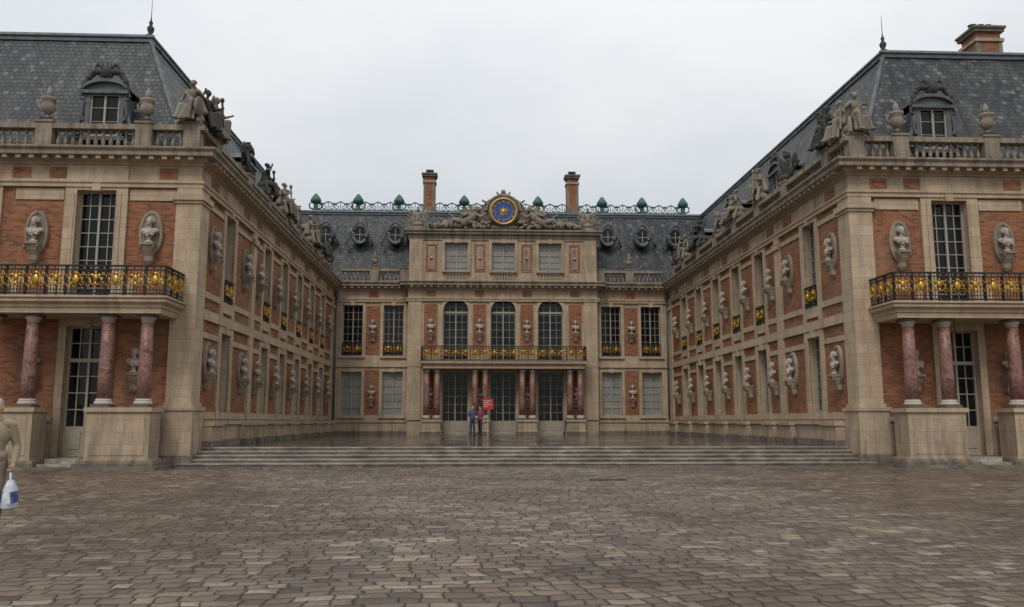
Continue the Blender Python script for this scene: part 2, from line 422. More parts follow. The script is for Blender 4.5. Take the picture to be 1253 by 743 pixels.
# gilded rail ------------------------------------------------------
def spiral(F, sc, zc, d, r, turns, start, sgn, mat='gilding', th=.013):
    pts = []
    N = int(turns*12)
    for i in range(N+1):
        t = i/N; a = start+sgn*turns*2*math.pi*t; rr = r*(1-.82*t)
        pts.append(F(sc+rr*math.cos(a), d, zc+rr*math.sin(a)))
    RAIL.tube(pts, th, mat, 5)
def gilded(F, s0, s1, d, z0, h, mod=.95, rich=True):
    n = max(1, round((s1-s0)/mod)); w = (s1-s0)/n
    RAIL.fbox(F, s0, s1, d-.03, d+.03, z0+.04, z0+.08, 'black_iron')
    RAIL.fbox(F, s0, s1, d-.04, d+.04, z0+h-.05, z0+h, 'black_iron')
    RAIL.fbox(F, s0+.01, s1-.01, d-.025, d+.025, z0+h-.16, z0+h-.13, 'black_iron')
    RAIL.fbox(F, s0+.01, s1-.01, d-.025, d+.025, z0+.17, z0+.19, 'black_iron')
    for k in range(int((s1-s0)/.1)):
        x = s0+.05+k*.1; RAIL.fbox(F, x-.009, x+.009, d-.012, d+.004, z0+.05, z0+h-.03, 'black_iron')
        if k % 2: RAIL.fbox(F, x-.02, x+.02, d+.005, d+.03, z0+h-.115, z0+h-.075, 'gilding')
    hh = h-.34; zc = z0+.18+hh/2
    front = abs(F(1, 0, 0)[0]-F(0, 0, 0)[0]) > .5
    Dg = Matrix.Diagonal((1, .35, 1, 1)) if front else Matrix.Diagonal((.35, 1, 1, 1))
    def blob(s_, z_, r_, hz, mat='gilding'):
        Mx = Matrix.Translation(F(s_, d+.025, z_)) @ Dg
        RAIL.lathe([(.001, -hz), (r_*.7, -hz*.6), (r_, 0), (r_*.7, hz*.6), (.001, hz)], mat, Mx, 7)
    for i in range(n):
        c = s0+w*(i+.5)
        if i % 2 == 0:
            blob(c, zc+.06, .085, .12); blob(c, zc-.12, .05, .07); blob(c-.10, zc+.14, .05, .05); blob(c+.10, zc+.14, .05, .05); blob(c, zc+.2, .03, .06)
            for q in (-1, 1): RAIL.tube([F(c+q*.05, d+.02, zc-.17), F(c+q*.15, d+.02, zc-.1), F(c+q*.16, d+.02, zc+.02), F(c+q*.1, d+.02, zc+.1)], .022, 'gilding')
        else:
            blob(c, zc, .11, .18); blob(c, zc+.21, .05, .05)
            for q in (-1, 1): RAIL.tube([F(c+q*.02, d+.02, zc-.24), F(c+q*.13, d+.02, zc-.15), F(c+q*.07, d+.02, zc-.02), F(c+q*.15, d+.02, zc+.1), F(c+q*.04, d+.02, zc+.24)], .018, 'gilding')
        for sg in (-1, 1):
            spiral(F, c+sg*w*.31, zc+hh*.2, d+.02, min(.11, hh*.22), 1.4, math.pi/2, -sg)
            spiral(F, c+sg*w*.31, zc-hh*.22, d+.02, min(.10, hh*.22), 1.4, -math.pi/2, sg)
            blob(c+sg*w*.31, zc, .035, .05)
        RAIL.fbox(F, c-w/2-.02, c-w/2+.02, d-.03, d+.03, z0, z0+h, 'black_iron')

# balusters --------------------------------------------------------
BP = [(.055, 0), (.055, .05), (.03, .08), (.07, .24), (.072, .32), (.03, .55), (.028, .72), (.05, .86), (.058, .92), (.058, 1)]
def balusters(F, s0, s1, d, z0, z1, step=.25, mat='weathered_limestone'):
    n = max(1, int((s1-s0)/step)); w = (s1-s0)/n
    for i in range(n):
        x, y, z = F(s0+w*(i+.5), d, z0)
        BAL.lathe([(r, q*(z1-z0)) for r, q in BP], mat, Matrix.Translation((x, y, z)), 7)
BZ0, BZ1, BZ2 = 10.62, 11.22, 11.40
WS = 'weathered_limestone'
def balrun(F, s0, s1, piers, pw=.55):
    BAL.fbox(F, s0, s1, -.42, -.06, 10.40, BZ0, WS)
    BAL.fbox(F, s0, s1, -.44, -.04, BZ1, BZ2, WS)
    ps = sorted(piers); edges = [s0]
    for p in ps:
        BAL.fbox(F, p-pw/2, p+pw/2, -.46, -.02, 10.38, BZ2+.03, WS)
        BAL.fbox(F, p-pw/2-.04, p+pw/2+.04, -.5, .02, BZ2+.03, BZ2+.10, WS)
        edges += [p-pw/2, p+pw/2]
    edges.append(s1)
    for a, b in zip(edges[::2], edges[1::2]):
        if b-a > .25: balusters(F, a, b, -.24, BZ0, BZ1)

# ---- columns ------------------------------------------------------
def column(x, y, z0, z1, r):
    H = z1-z0; T = Matrix.Translation((x, y, z0))
    COL.box(x-r*1.35, x+r*1.35, y-r*1.35, y+r*1.35, z0, z0+.09, 'pale_marble')
    COL.lathe([(r*1.3, .09), (r*1.35, .13), (r*1.28, .17), (r*1.12, .19), (r*1.2, .23), (r*1.05, .26)], 'pale_marble', T, 16)
    COL.lathe([(r, .26), (r, H*.35), (r*.96, H*.6), (r*.86, H-.26)], 'rose_marble', T, 18)
    COL.lathe([(r*.9, H-.26), (r*.88, H-.2), (r*1.15, H-.12), (r*1.2, H-.09)], 'pale_marble', T, 16)
    COL.box(x-r*1.25, x+r*1.25, y-r*1.25, y+r*1.25, z1-.09, z1, 'pale_marble')
def pedestal(x0, x1, y0, y1, z0, z1, mat='limestone'):
    COL.box(x0, x1, y0, y1, z0, z1-.14, mat)
    COL.box(x0-.07, x1+.07, y0-.07, y1+.07, z1-.14, z1, mat)
    COL.box(x0-.12, x1+.12, y0-.12, y1+.1, z0-.002, z0+.2, 'limestone_dark')
    COL.box(x0-.06, x1+.06, y0-.06, y1+.06, z0+.2, z0+.3, mat)
    COL.box(x0+.15, x1-.15, y0-.015, y1, z0+.42, z1-.25, mat)

# ------------------------------------------------------------------ pavilions (fronts)
PCS = {-1: -14.45, 1: 14.6}
for sg in (-1, 1):
    pc = PCS[sg]
    lo, hi = (-32, -HX) if sg < 0 else (HX, 32)
    ops = [(pc-.64, pc+.64, 5.28, 9.05), (pc-.66, pc+.66, .32, 4.5)]
    ex = sg*21.0; ops += [(ex-.64, ex+.64, 5.28, 9.05), (ex-.66, ex+.66, 1.9, 4.5)]
    W.wall(FN, lo, hi, 0, 10.0, ops, 'brick')
    for c in (pc, ex):
        window(FN, c, 1.28, 5.28, 9.05, 4, 8, mt=.014)
        for q in (-1, 1):
            x0, x1 = sorted((c+q*.64, c+q*1.02)); W.fbox(FN, x0, x1, -.02, .09, 5.2, 9.15, 'limestone')
            W.fbox(FN, min(c+q*.70, c+q*.82), max(c+q*.70, c+q*.82), .088, .12, 5.3, 8.95, 'limestone')
        W.fbox(FN, c-.64, c+.64, -.02, .085, 9.05, 9.15, 'limestone')
        W.fbox(FN, c-.14, c+.14, -.02, .15, 9.02, 9.4, 'limestone')
        W.fbox(FN, c-1.0, c+1.0, .03, .10, 9.32, 9.9, 'limestone')
        for q in (-1, 1):
            bx = c+q*1.85
            W.fbox(FN, bx-.78, bx+.78, -.02, .04, 8.72, 9.1, 'limestone')
            W.fbox(FN, bx-.72, bx+.72, -.02, .05, 5.2, 6.1, 'limestone')
            W.fbox(FN, bx-.5, bx+.5, .048, .065, 5.45, 5.95, 'brick')
    window(FN, pc, 1.32, .32, 4.5, 4, 6, fr='door_paint', panel=.95, trans=3.4, mt=.016)
    window(FN, ex, 1.32, 1.9, 4.5, 4, 6)
    surround(FN, pc, 1.32, .3, 4.5, .24, .08, sill=False)
    surround(FN, ex, 1.32, 1.9, 4.5, .24, .08)
    a, b = (lo, -HX) if sg < 0 else (HX, hi)
    W.fbox(FN, a, b, -.02, .11, 4.86, 5.2, 'limestone')
    for a2, b2 in ((a, pc-.9), (pc+.9, b)):
        W.fbox(FN, a2, b2, -.02, .13, -.02, 1.42, 'limestone')
        W.fbox(FN, a2, b2, -.02, .18, 1.42, 1.58, 'limestone')
        W.fbox(FN, a2, b2, -.02, .24, -.02, .3, 'limestone_dark')
    for k in range(14):
        x = sg*(12.15+k*1.2)
        if abs(x-pc) < 1.25 or abs(abs(x)-21) < 1.2: continue
        W.fbox(FN, x-.3, x+.3, .0, .055, 9.47, 9.83, 'brick')
    for x in (sg*17.85,):
        W.fbox(FN, x-.35, x+.35, -.02, .08, 1.5, 9.15, 'limestone')
    # corner pilaster wraps
    x0, x1 = sorted((sg*(HX-.10), sg*(HX+.72)))
    W.box(x0, x1, YN-.12, YN+.75, 2.0, 8.62, 'limestone')
    W.box(x0-.05, x1+.05, YN-.17, YN+.8, 8.62, 8.72, 'limestone')
    W.box(x0-.11, x1+.11, YN-.23, YN+.86, 8.72, 8.92, 'limestone')
    W.box(x0+.003, x1-.003, YN-.115, YN+.747, 8.92, 9.2, 'limestone')
    W.box(x0-.05, x1+.05, YN-.17, YN+.8, 1.9, 2.02, 'limestone')
    W.box(x0-.11, x1+.11, YN-.24, YN+.86, .35, 1.78, 'limestone')
    W.box(x0-.16, x1+.16, YN-.29, YN+.91, 1.78, 1.9, 'limestone')
    W.box(x0-.19, x1+.19, YN-.32, YN+.94, 0, .35, 'limestone_dark')
    # portico
    y1 = YN-1.55
    a, b = pc-2.85, pc+2.85
    COL.box(a, b, y1, YN, 4.74, 5.12, 'limestone')
    path = [(a, YN), (a, y1), (b, y1), (b, YN)]
    COL.sweep(path, [(.0, 4.74), (.03, 4.74), (.03, 4.9), (.08, 4.92), (.08, 5.0), (.22, 5.08), (.22, 5.16), (.28, 5.2), (.28, 5.26), (0, 5.27)], 'limestone')
    COL.box(a+.01, b-.01, y1+.01, YN-.01, 5.12, 5.27, 'limestone')
    FB = lambda s, d, z, y1=y1: (s, y1-d, z)
    gilded(FB, a-.15, b+.15, .15, 5.27, .95, .62)
    for e, dr in ((a-.15, -1), (b+.15, 1)):
        FS = (lambda s, d, z, e=e, dr=dr: (e+dr*d, s, z))
        gilded(FS, y1-.12, YN-.05, 0, 5.27, .95, .62)
    for o in (-2.35, -1.15, 1.15, 2.35): column(pc+o, y1+.38, 1.86, 4.74, .205)
    for o in (-1.75, 1.75):
        pedestal(pc+o-.95, pc+o+.95, y1+.08, YN-.6, 0, 1.86)
        COL.box(pc+o-1.2, pc+o+1.2, y1-.16, YN-.1, 0, .17, 'limestone_dark')
        COL.box(pc+o-1.12, pc+o+1.12, y1-.06, YN-.12, .17, .26, 'weathered_limestone')
    # door steps between the pedestals
    COL.box(pc-.53, pc+.53, y1+.0, YN-.02, -.01, .15, 'step_nosing')
    COL.box(pc-.52, pc+.52, y1+.45, YN-.03, .15, .30, 'step_nosing')
    COL.box(pc-3.1, pc+3.1, y1-.42, YN-.08, -.01, .075, 'step_stone')

# ------------------------------------------------------------------ wings
wing_wins = [31.0, 36.7, 40.1, 43.5, 46.9, 50.3]
wing_busts = [28.95, 33.1, 35.1, 38.4, 41.8, 45.2, 48.6, 52.0]
for F in (WL, WR):
    ops = []
    for s in wing_wins: ops += [(s-.58, s+.58, 5.75, 9.0), (s-.58, s+.58, 1.75, 4.6)]
    W.wall(F, YN, YF, 0, 10.0, ops, 'brick')
    for s in wing_wins:
        window(F, s, 1.16, 5.75, 9.0, 4, 7); window(F, s, 1.16, 1.75, 4.6, 4, 6)
        for q in (-1, 1):
            x0, x1 = sorted((s+q*.58, s+q*.86)); W.fbox(F, x0, x1, -.02, .075, 1.5, 9.15, 'limestone')
        for z0, z1 in ((4.6, 4.85), (5.35, 5.75), (9.0, 9.15), (1.5, 1.75)):
            W.fbox(F, s-.58, s+.58, -.02, .07, z0, z1, 'limestone')
        W.fbox(F, s-.12, s+.12, -.02, .14, 4.58, 4.86, 'limestone'); W.fbox(F, s-.12, s+.12, -.02, .14, 8.96, 9.3, 'limestone')
        W.fbox(F, s-.75, s+.75, .03, .09, 9.42, 9.88, 'limestone')
        gilded(F, s-.56, s+.56, .08, 5.77, .8, .56)
    for s in wing_busts:
        W.fbox(F, s-.42, s+.42, 0, .055, 9.47, 9.83, 'brick')
    W.fbox(F, YN+.8, YF, -.02, .10, 4.86, 5.2, 'limestone')
    e = [YN+.8]
    for s in wing_wins: e += [s-.86, s+.86]
    e.append(YF)
    for a, b in zip(e[::2], e[1::2]):
        W.fbox(F, a, b, -.02, .05, 5.62, 5.84, 'limestone')
        W.fbox(F, a, b, -.02, .05, 4.25, 4.45, 'limestone')
        W.fbox(F, a, b, -.02, .05, 8.72, 8.9, 'limestone')
        W.fbox(F, a, b, -.02, .045, 1.5, 1.75, 'limestone')
    for s, w in ((34.3, .55), (53.75, .5)):
        W.fbox(F, s-w/2, s+w/2, -.02, .12, 1.5, 9.2, 'limestone'); W.fbox(F, s-w/2-.06, s+w/2+.06, .1, .2, 8.65, 8.9, 'limestone')
    W.fbox(F, YN+.95, YF, -.02, .28, .4, 1.32, 'limestone')
    W.fbox(F, YN+.95, YF, -.02, .36, 1.32, 1.47, 'limestone')
    W.fbox(F, YN+.95, YF, -.02, .42, .4, .8, 'limestone_dark')
    for s in wing_busts:
        W.fbox(F, s-.55, s+.55, .1, .52, .4, 1.28, 'limestone'); W.fbox(F, s-.6, s+.6, .1, .58, 1.28, 1.40, 'limestone')
        W.fbox(F, s-.62, s+.62, .1, .6, .4, .78, 'limestone_dark')

# ------------------------------------------------------------------ far facade sides
for sg in (-1, 1):
    cs = [sg*7.15, sg*9.8]
    ops = []
    for c in cs: ops += [(c-.66, c+.66, 5.62, 8.95), (c-.66, c+.66, 1.75, 4.6)]
    a, b = sorted((sg*AH, sg*HX))
    W.wall(FF, a, b, 0, 10, ops, 'limestone')
    for c in cs:
        window(FF, c, 1.32, 5.62, 8.95, 4, 7)
        window(FF, c, 1.32, 1.75, 4.6, 4, 6, gl='curtain')
        surround(FF, c, 1.32, 5.62, 8.95, .16, .06); surround(FF, c, 1.32, 1.75, 4.6, .16, .06)
        gilded(FF, c-.62, c+.62, .06, 5.64, .82, .6)
    m = sg*8.475
    for z0, z1 in ((5.7, 8.9), (1.85, 4.7)):
        W.fbox(FF, m-.45, m+.45, -.01, .03, z0, z1, 'brick')
    W.fbox(FF, m-.3, m+.3, -.01, .05, 9.45, 9.85, 'brick')
    W.fbox(FF, a, b, -.02, .1, 4.9, 5.2, 'limestone')
    W.fbox(FF, a, b, -.02, .3, .4, 1.35, 'limestone'); W.fbox(FF, a, b, -.02, .37, 1.35, 1.48, 'limestone')
    W.fbox(FF, a, b, -.02, .42, .4, .8, 'limestone_dark')
    x = sg*10.85
    W.lathe([(.06, 1.5), (.06, 9.9)], 'lead', Matrix.Translation((x, YF-.16, 0)), 8)
    W.lathe([(.06, 9.3), (.13, 9.55), (.13, 9.75)], 'lead', Matrix.Translation((x, YF-.16, 0)), 8)
# avant-corps
CX = [-3.08, 0, 3.08]
ops = [(c-.82, c+.82, 5.28, 9.3, True) for c in CX]+[(c-.84, c+.84, TZ+.02, 4.55) for c in CX]+[(c-.76, c+.76, 10.95, 13.05) for c in CX]
W.wall(FA, -AH, AH, 0, 13.5, ops, 'limestone', dep=.4)
for sg in (-1, 1):
    W.poly([(sg*AH, AY, 0), (sg*AH, AY+4, 0), (sg*AH, AY+4, 13.9), (sg*AH, AY, 13.9)], 'limestone')
for c in CX:
    window(FA, c, 1.64, 5.28, 9.3, 4, 8, trans=8.45, dd=-.3)
    window(FA, c, 1.52, 10.95, 13.05, 4, 5, gl='curtain', dd=-.25)
    window(FA, c, 1.68, TZ+.02, 4.55, 4, 6, gl='clear_glass', fr='door_paint', panel=.85, trans=None, dd=-.3)
    N = 16; r0, r1 = .82, 1.04; zc = 9.3-.82
    for k in range(N):
        a0, a1 = math.pi*k/N, math.pi*(k+1)/N
        q = [(c+r*math.cos(a), zc+r*math.sin(a)) for r, a in ((r0, a0), (r1, a0), (r1, a1), (r0, a1))]
        W.mesh([FA(x, .07, z) for x, z in q]+[FA(x, -.01, z) for x, z in q], [(0, 1, 2, 3), (0, 3, 7, 4), (1, 5, 6, 2)], 'limestone')
    for q in (-1, 1):
        x0, x1 = sorted((c+q*.82, c+q*1.04)); W.fbox(FA, x0, x1, -.01, .07, 5.3, zc, 'limestone')
    W.fbox(FA, c-.12, c+.12, -.01, .16, 9.22, 9.6, 'limestone')
    surround(FA, c, 1.68, TZ, 4.55, .12, .05, sill=False)
    surround(FA, c, 1.52, 11.2, 13.05, .18, .08, key=True, sill=False)
    W.fbox(FA, c-.92, c+.92, 0, .2, 10.45, 10.56, 'limestone'); W.fbox(FA, c-.92, c+.92, -.1, .2, 11.05, 11.17, 'limestone')
    balusters(FA, c-.76, c+.76, .08, 10.56, 11.05, .19, 'limestone')
for x in (-4.7, -1.54, 1.54, 4.7):
    W.fbox(FA, x-.42, x+.42, -.01, .03, 5.7, 8.95, 'brick')
    W.fbox(FA, x-.35, x+.35, -.01, .03, 1.6, 4.6, 'brick')
    W.fbox(FA, x-.36, x+.36, .0, .03, 11.1, 12.95, 'brick')
    W.fbox(FA, x-.2, x+.2, .02, .06, 11.3, 12.75, 'limestone')
    W.fbox(FA, x-.13, x+.13, .055, .075, 11.4, 12.65, 'weathered_limestone')
    W.lathe([(.001, 0), (.1, .02), (.12, .04), (.001, .06)], 'limestone', Matrix.Translation(FA(x, .07, 12.0)) @ Matrix.Rotation(R(90), 4, 'X'), 10)
    W.fbox(FA, x-.3, x+.3, .02, .055, 9.47, 9.83, 'brick')
for sg in (-1, 1):
    x0, x1 = sorted((sg*5.3, sg*AH))
    for z0, z1 in ((1.5, 4.9), (5.2, 9.15), (10.5, 13.2)):
        W.fbox(FA, x0, x1, -.01, .08, z0, z1, 'limestone')
W.fbox(FA, -AH, AH, -.02, .1, 4.9, 5.2, 'limestone')
W.sweep([(-AH, AY+3), (-AH, AY), (AH, AY), (AH, AY+3)], [(0, 13.2), (.06, 13.2), (.06, 13.35), (.1, 13.37), (.1, 13.5), (.28, 13.6), (.28, 13.7), (.38, 13.78), (.38, 13.88), (-.5, 13.95)], 'weathered_limestone')
W.box(-AH+.02, AH-.02, AY+.02, AY+5, 13.3, 13.9, 'lead')
# far balcony & portico
y1 = AY-1.45
COL.box(-5.05, 5.05, y1, AY, 4.7, 5.1, 'limestone')
COL.sweep([(-5.05, AY), (-5.05, y1), (5.05, y1), (5.05, AY)], [(0, 4.7), (.03, 4.7), (.03, 4.86), (.08, 4.9), (.2, 5.02), (.2, 5.12), (.25, 5.2), (0, 5.21)], 'limestone')
COL.box(-5.04, 5.04, y1+.01, AY-.01, 5.1, 5.2, 'limestone')
FB2 = lambda s, d, z: (s, y1-d, z)
gilded(FB2, -5.15, 5.15, .12, 5.2, .9, .62)
for e, dr in ((-5.17, -1), (5.17, 1)):
    gilded((lambda s, d, z, e=e, dr=dr: (e+dr*d, s, z)), y1-.1, AY-.05, 0, 5.2, .9, .62)
for c in (-4.52, -1.49, 1.49, 4.52):
    for o in (-.325, .325): column(c+o, y1+.35, 1.52, 4.7, .195)
    pedestal(c-.58, c+.58, y1+.08, AY-.4, TZ, 1.52)
# vestibule interior behind the glass doors, open to the garden side
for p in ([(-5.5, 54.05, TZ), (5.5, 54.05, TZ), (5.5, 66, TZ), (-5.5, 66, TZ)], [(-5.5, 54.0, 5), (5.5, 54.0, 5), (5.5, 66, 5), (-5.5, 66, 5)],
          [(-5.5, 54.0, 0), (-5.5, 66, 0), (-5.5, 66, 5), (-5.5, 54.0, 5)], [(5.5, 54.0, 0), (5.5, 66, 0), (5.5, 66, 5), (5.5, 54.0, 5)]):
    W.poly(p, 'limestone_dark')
FI = lambda s, d, z: (s, 66-d, z)
IX = (-3.35, 0.35, 4.2)
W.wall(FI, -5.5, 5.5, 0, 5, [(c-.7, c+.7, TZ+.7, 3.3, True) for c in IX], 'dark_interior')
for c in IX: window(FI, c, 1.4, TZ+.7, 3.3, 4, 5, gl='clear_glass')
for y in (58.0, 62.0):
    for x in (-2.0, 2.1): COL.lathe([(.24, TZ), (.22, 4.9)], 'limestone_dark', Matrix.Translation((x, y, 0)), 12)

# ------------------------------------------------------------------ cornice, roof
PATH = [(-32, YN), (-HX, YN), (-HX, YF), (-AH, YF), (-AH, AY), (AH, AY), (AH, YF), (HX, YF), (HX, YN), (32, YN)]
COR.sweep(PATH, [(0, 9.15), (.13, 9.15), (.13, 9.28), (.17, 9.3), (.17, 9.38), (.035, 9.4), (.035, 9.9), (.12, 9.93), (.12, 10.01), (.26, 10.05), (.26, 10.13)], 'limestone')
COR.sweep(PATH, [(.26, 10.13), (.52, 10.15), (.52, 10.28), (.6, 10.36), (.6, 10.43), (-.9, 10.5)], 'weathered_limestone')
def modillions(F, a, b):
    n = int((b-a)/.42); w = (b-a)/n
    for i in range(n):
        c = a+w*(i+.5); COR.fbox(F, c-.08, c+.08, .1, .46, 10.03, 10.155, 'limestone')
modillions(FN, -24, -HX); modillions(FN, HX, 24); modillions(WL, YN, YF-.6); modillions(WR, YN, YF-.6)
modillions(FF, -HX+.6, -AH); modillions(FF, AH, HX-.6); modillions(FA, -AH, AH)
RP = [(-32, YN), (-HX, YN), (-HX, YF), (HX, YF), (HX, YN), (32, YN)]
ROOF.sweep(RP, [(-.9, 10.45), (-.9, 10.75), (-3.3, 15.95)], 'slate')
ROOF.sweep(RP, [(-.8, 10.6), (-.8, 10.78), (-.95, 10.85)], 'lead')
ROOF.sweep(RP, [(-3.28, 15.8), (-3.16, 15.8), (-3.16, 15.92), (-3.1, 15.98), (-3.16, 16.1), (-3.6, 16.18)], 'lead')
ROOF.sweep(RP, [(-3.5, 16.16), (-9, 16.75), (-12, 16.75)], 'slate')
def fringe(F, a, b):
    n = int((b-a)/.36); w = (b-a)/n
    for i in range(n):
        c = a+w*(i+.5)
        pts = [F(c+w*.46*math.cos(t), -3.28+(.06+.19*math.sin(t))*.47+.02, 15.82-.06-.24*math.sin(t)) for t in [math.pi*k/6 for k in range(7)]]
        ROOF.tube(pts, .03, 'weathered_limestone' if i % 3 else 'lead', 4)
        if i % 2: ROOF.tube([F(c, -3.28+.17, 15.5), F(c, -3.28+.3, 15.25)], .035, 'lead', 4)
fringe(FN, -24, -14.4); fringe(FN, 14.4, 24); fringe(WL, 31, 57.2); fringe(WR, 31, 57.2); fringe(FF, -14.2, 14.2)
for sg in (-1, 1):
    ROOF.tube([(sg*(HX+.9), YN+.9, 10.7), (sg*(HX+3.3), YN+3.3, 15.95)], .09, 'lead', 8)
    ROOF.tube([(sg*(HX+.9), YF+.9, 10.7), (sg*(HX+3.3), YF+3.3, 15.95)], .07, 'lead', 8)
    T = Matrix.Translation((sg*(HX+3.32), YN+3.32, 16.0))
    ROOF.lathe([(.16, 0), (.18, .12), (.07, .2), (.12, .32), (.14, .42), (.05, .55), (.08, .65), (.03, .75), (.015, .9), (.008, 1.6)], 'dark_sculpture', T, 10)
ROOF.sweep(RP, [(-12, 16.75), (-12, 0)], 'limestone')

# dormers
def dormer(F, s, w=1.0, z0=11.35, z1=12.8, df=-.95, glz='window_glass'):
    h = w/2+.16
    for q in (-1, 1):
        a, b = sorted((s+q*w/2, s+q*h)); ORN.fbox(F, a, b, df-.06, df+.05, z0-.1, z1, 'lead')
        pts = [F(s+q*(h+.02+.38*(1-t)**2), df-.02, z0-.1+(z1-z0+.1)*t) for t in [k/8 for k in range(9)]]
        ORN.tube(pts, .08, 'lead', 6)
        pts = [F(s+q*(h+.24)+.15*math.cos(t), df, z0+.12+.15*math.sin(t)) for t in [2*math.pi*k/10 for k in range(10)]]
        ORN.tube(pts, .06, 'lead', 5, True)
        pts = [F(s+q*(h+.08)+.1*math.cos(t), df+.03, z1-.12+.1*math.sin(t)) for t in [2*math.pi*k/10 for k in range(10)]]
        ORN.tube(pts, .05, 'lead', 5, True)
        ORN.tube([F(s+q*(h+.04), df+.05, z1-.3), F(s+q*(h+.12), df+.06, z1-.75), F(s+q*(h+.04), df+.05, z1-1.0)], .06, 'lead', 6)
        ORN.poly([F(s+q*h, df, z0-.5), F(s+q*h, df, z1), F(s+q*h, df-2.0, z1), F(s+q*h, df-.1, z0-.5)], 'lead')
    ORN.fbox(F, s-h-.1, s+h+.1, df-.06, df+.08, z0-.25, z0-.1, 'lead')
    ORN.fbox(F, s-h-.16, s+h+.16, df-.06, df+.16, z1-.02, z1+.1, 'lead')
    N = 10; pr = []
    for k in range(N+1):
        a = math.pi*k/N; pr.append((s-(h+.1)*math.cos(a), z1+.1+.34*math.sin(a)))
    for p, q in zip(pr, pr[1:]):
        ORN.poly([F(p[0], df+.14, p[1]+.1), F(q[0], df+.14, q[1]+.1), F(q[0], df-2.2, q[1]+.1), F(p[0], df-2.2, p[1]+.1)], 'lead')
        ORN.poly([F(p[0], df+.14, p[1]+.1), F(q[0], df+.14, q[1]+.1), F(q[0], df+.14, q[1]-.02), F(p[0], df+.14, p[1]-.02)], 'lead')
        ORN.poly([F(p[0], df+.0, p[1]), F(q[0], df+.0, q[1]), F(q[0], df, z1-.02), F(p[0], df, z1-.02)], 'lead')
        ORN.poly([F(p[0], df+.14, p[1]-.02), F(q[0], df+.14, q[1]-.02), F(q[0], df-.05, q[1]-.02), F(p[0], df-.05, p[1]-.02)], 'lead')
    G2 = lambda a, d, z: F(a, d+df+.2, z)
    window(G2, s, w, z0-.1, z1, 2, 3, gl=glz, dd=-.24)
def oeil(F, s, zc, r=.50):
    df = -1.55
    N = 20; ring = [(math.cos(2*math.pi*k/N), math.sin(2*math.pi*k/N)) for k in range(N)]
    ORN.poly([F(s+r*c*.9, df-.03, zc+r*1.15*n) for c, n in ring], 'window_glass')
    ORN.tube([F(s+r*c*1.02, df+.02, zc+r*1.2*n) for c, n in ring], .12, 'lead', 6, True)
    ORN.tube([F(s+r*c*.8, df, zc+r*.98*n) for c, n in ring], .03, 'door_paint', 5, True)
    ORN.fbox(F, s-.02, s+.02, df-.02, df+.02, zc-r, zc+r, 'door_paint'); ORN.fbox(F, s-r*.8, s+r*.8, df-.02, df+.018, zc-.02, zc+.02, 'door_paint')
    for (a, b), (c, d) in zip(ring, ring[1:]+ring[:1]):
        ORN.poly([F(s+r*a, df, zc+r*1.2*b), F(s+r*c, df, zc+r*1.2*d), F(s+r*c, df-2, zc+r*1.2*d), F(s+r*a, df-2, zc+r*1.2*b)], 'lead')
    for q in (-1, 1):
        ORN.tube([F(s+q*(r+.12), df+.05, zc+.2), F(s+q*(r+.26), df+.05, zc-.3), F(s+q*(r+.42), df+.03, zc-.72), F(s+q*(r+.2), df+.05, zc-.8)], .08, 'lead', 6)
    ORN.tube([F(s-r*.9, df+.08, zc+.45), F(s-r*.4, df+.1, zc+.76), F(s, df+.12, zc+.9), F(s+r*.4, df+.1, zc+.76), F(s+r*.9, df+.08, zc+.45)], .08, 'lead', 6)
for sg in (-1, 1):
    dormer(FN, sg*14.85); dormer(FN, sg*21)
    for s in (7.3, 9.7): oeil(FF, sg*s, 14.0)
    oeil(FF, sg*12.0, 14.0)
for F in (WL, WR):
    for s in (31.3, 36.7, 43.5, 50.3): dormer(F, s, .9)

# chimneys
def chimney(x, y, w, z0, z1, dpt=None, cap='limestone_dark'):
    dpt = dpt or w
    c = lambda e, a, b, m: ORN.box(x-w/2-e, x+w/2+e, y-dpt/2-e, y+dpt/2+e, a, b, m)
    c(0, z0, z1-.75, 'brick'); c(.06, z0, z0+.6, 'limestone_dark'); c(.08, z1-.75, z1-.6, 'limestone'); c(-.03, z1-.6, z1-.3, 'brick'); c(.1, z1-.3, z1-.15, cap); c(.16, z1-.15, z1-.05, cap)
    for sx in (-1, 1):
        for sy in (-1, 1):
            x0, x1 = sorted((x+sx*(w/2-.16), x+sx*(w/2+.02))); y0, y1 = sorted((y+sy*(dpt/2-.16), y+sy*(dpt/2+.02)))
            ORN.box(x0, x1, y0, y1, z0+.6, z1-.752, 'weathered_limestone')
    for q in (-1, 0, 1) if w > 1 else (-.5, .5):
        ORN.lathe([(.15, 0), (.19, .1), (.14, .3), (.19, .34)], 'dark_sculpture', Matrix.Translation((x+q*w*.3, y, z1-.06)), 8)
chimney(-5.15, 58.3, .8, 16, 19.1); chimney(5.15, 58.3, .8, 16, 19.1)
chimney(20.7, 34.2, 1.15, 16.3, 18.75); ORN.box(18.9, 19.5, 35.6, 36.2, 16.2, 17.15, 'limestone_dark'); ORN.box(18.8, 19.6, 35.5, 36.3, 17.15, 17.3, 'dark_sculpture')
ORN.box(15.0, 15.9, 47.0, 47.9, 16.0, 16.7, 'lead')

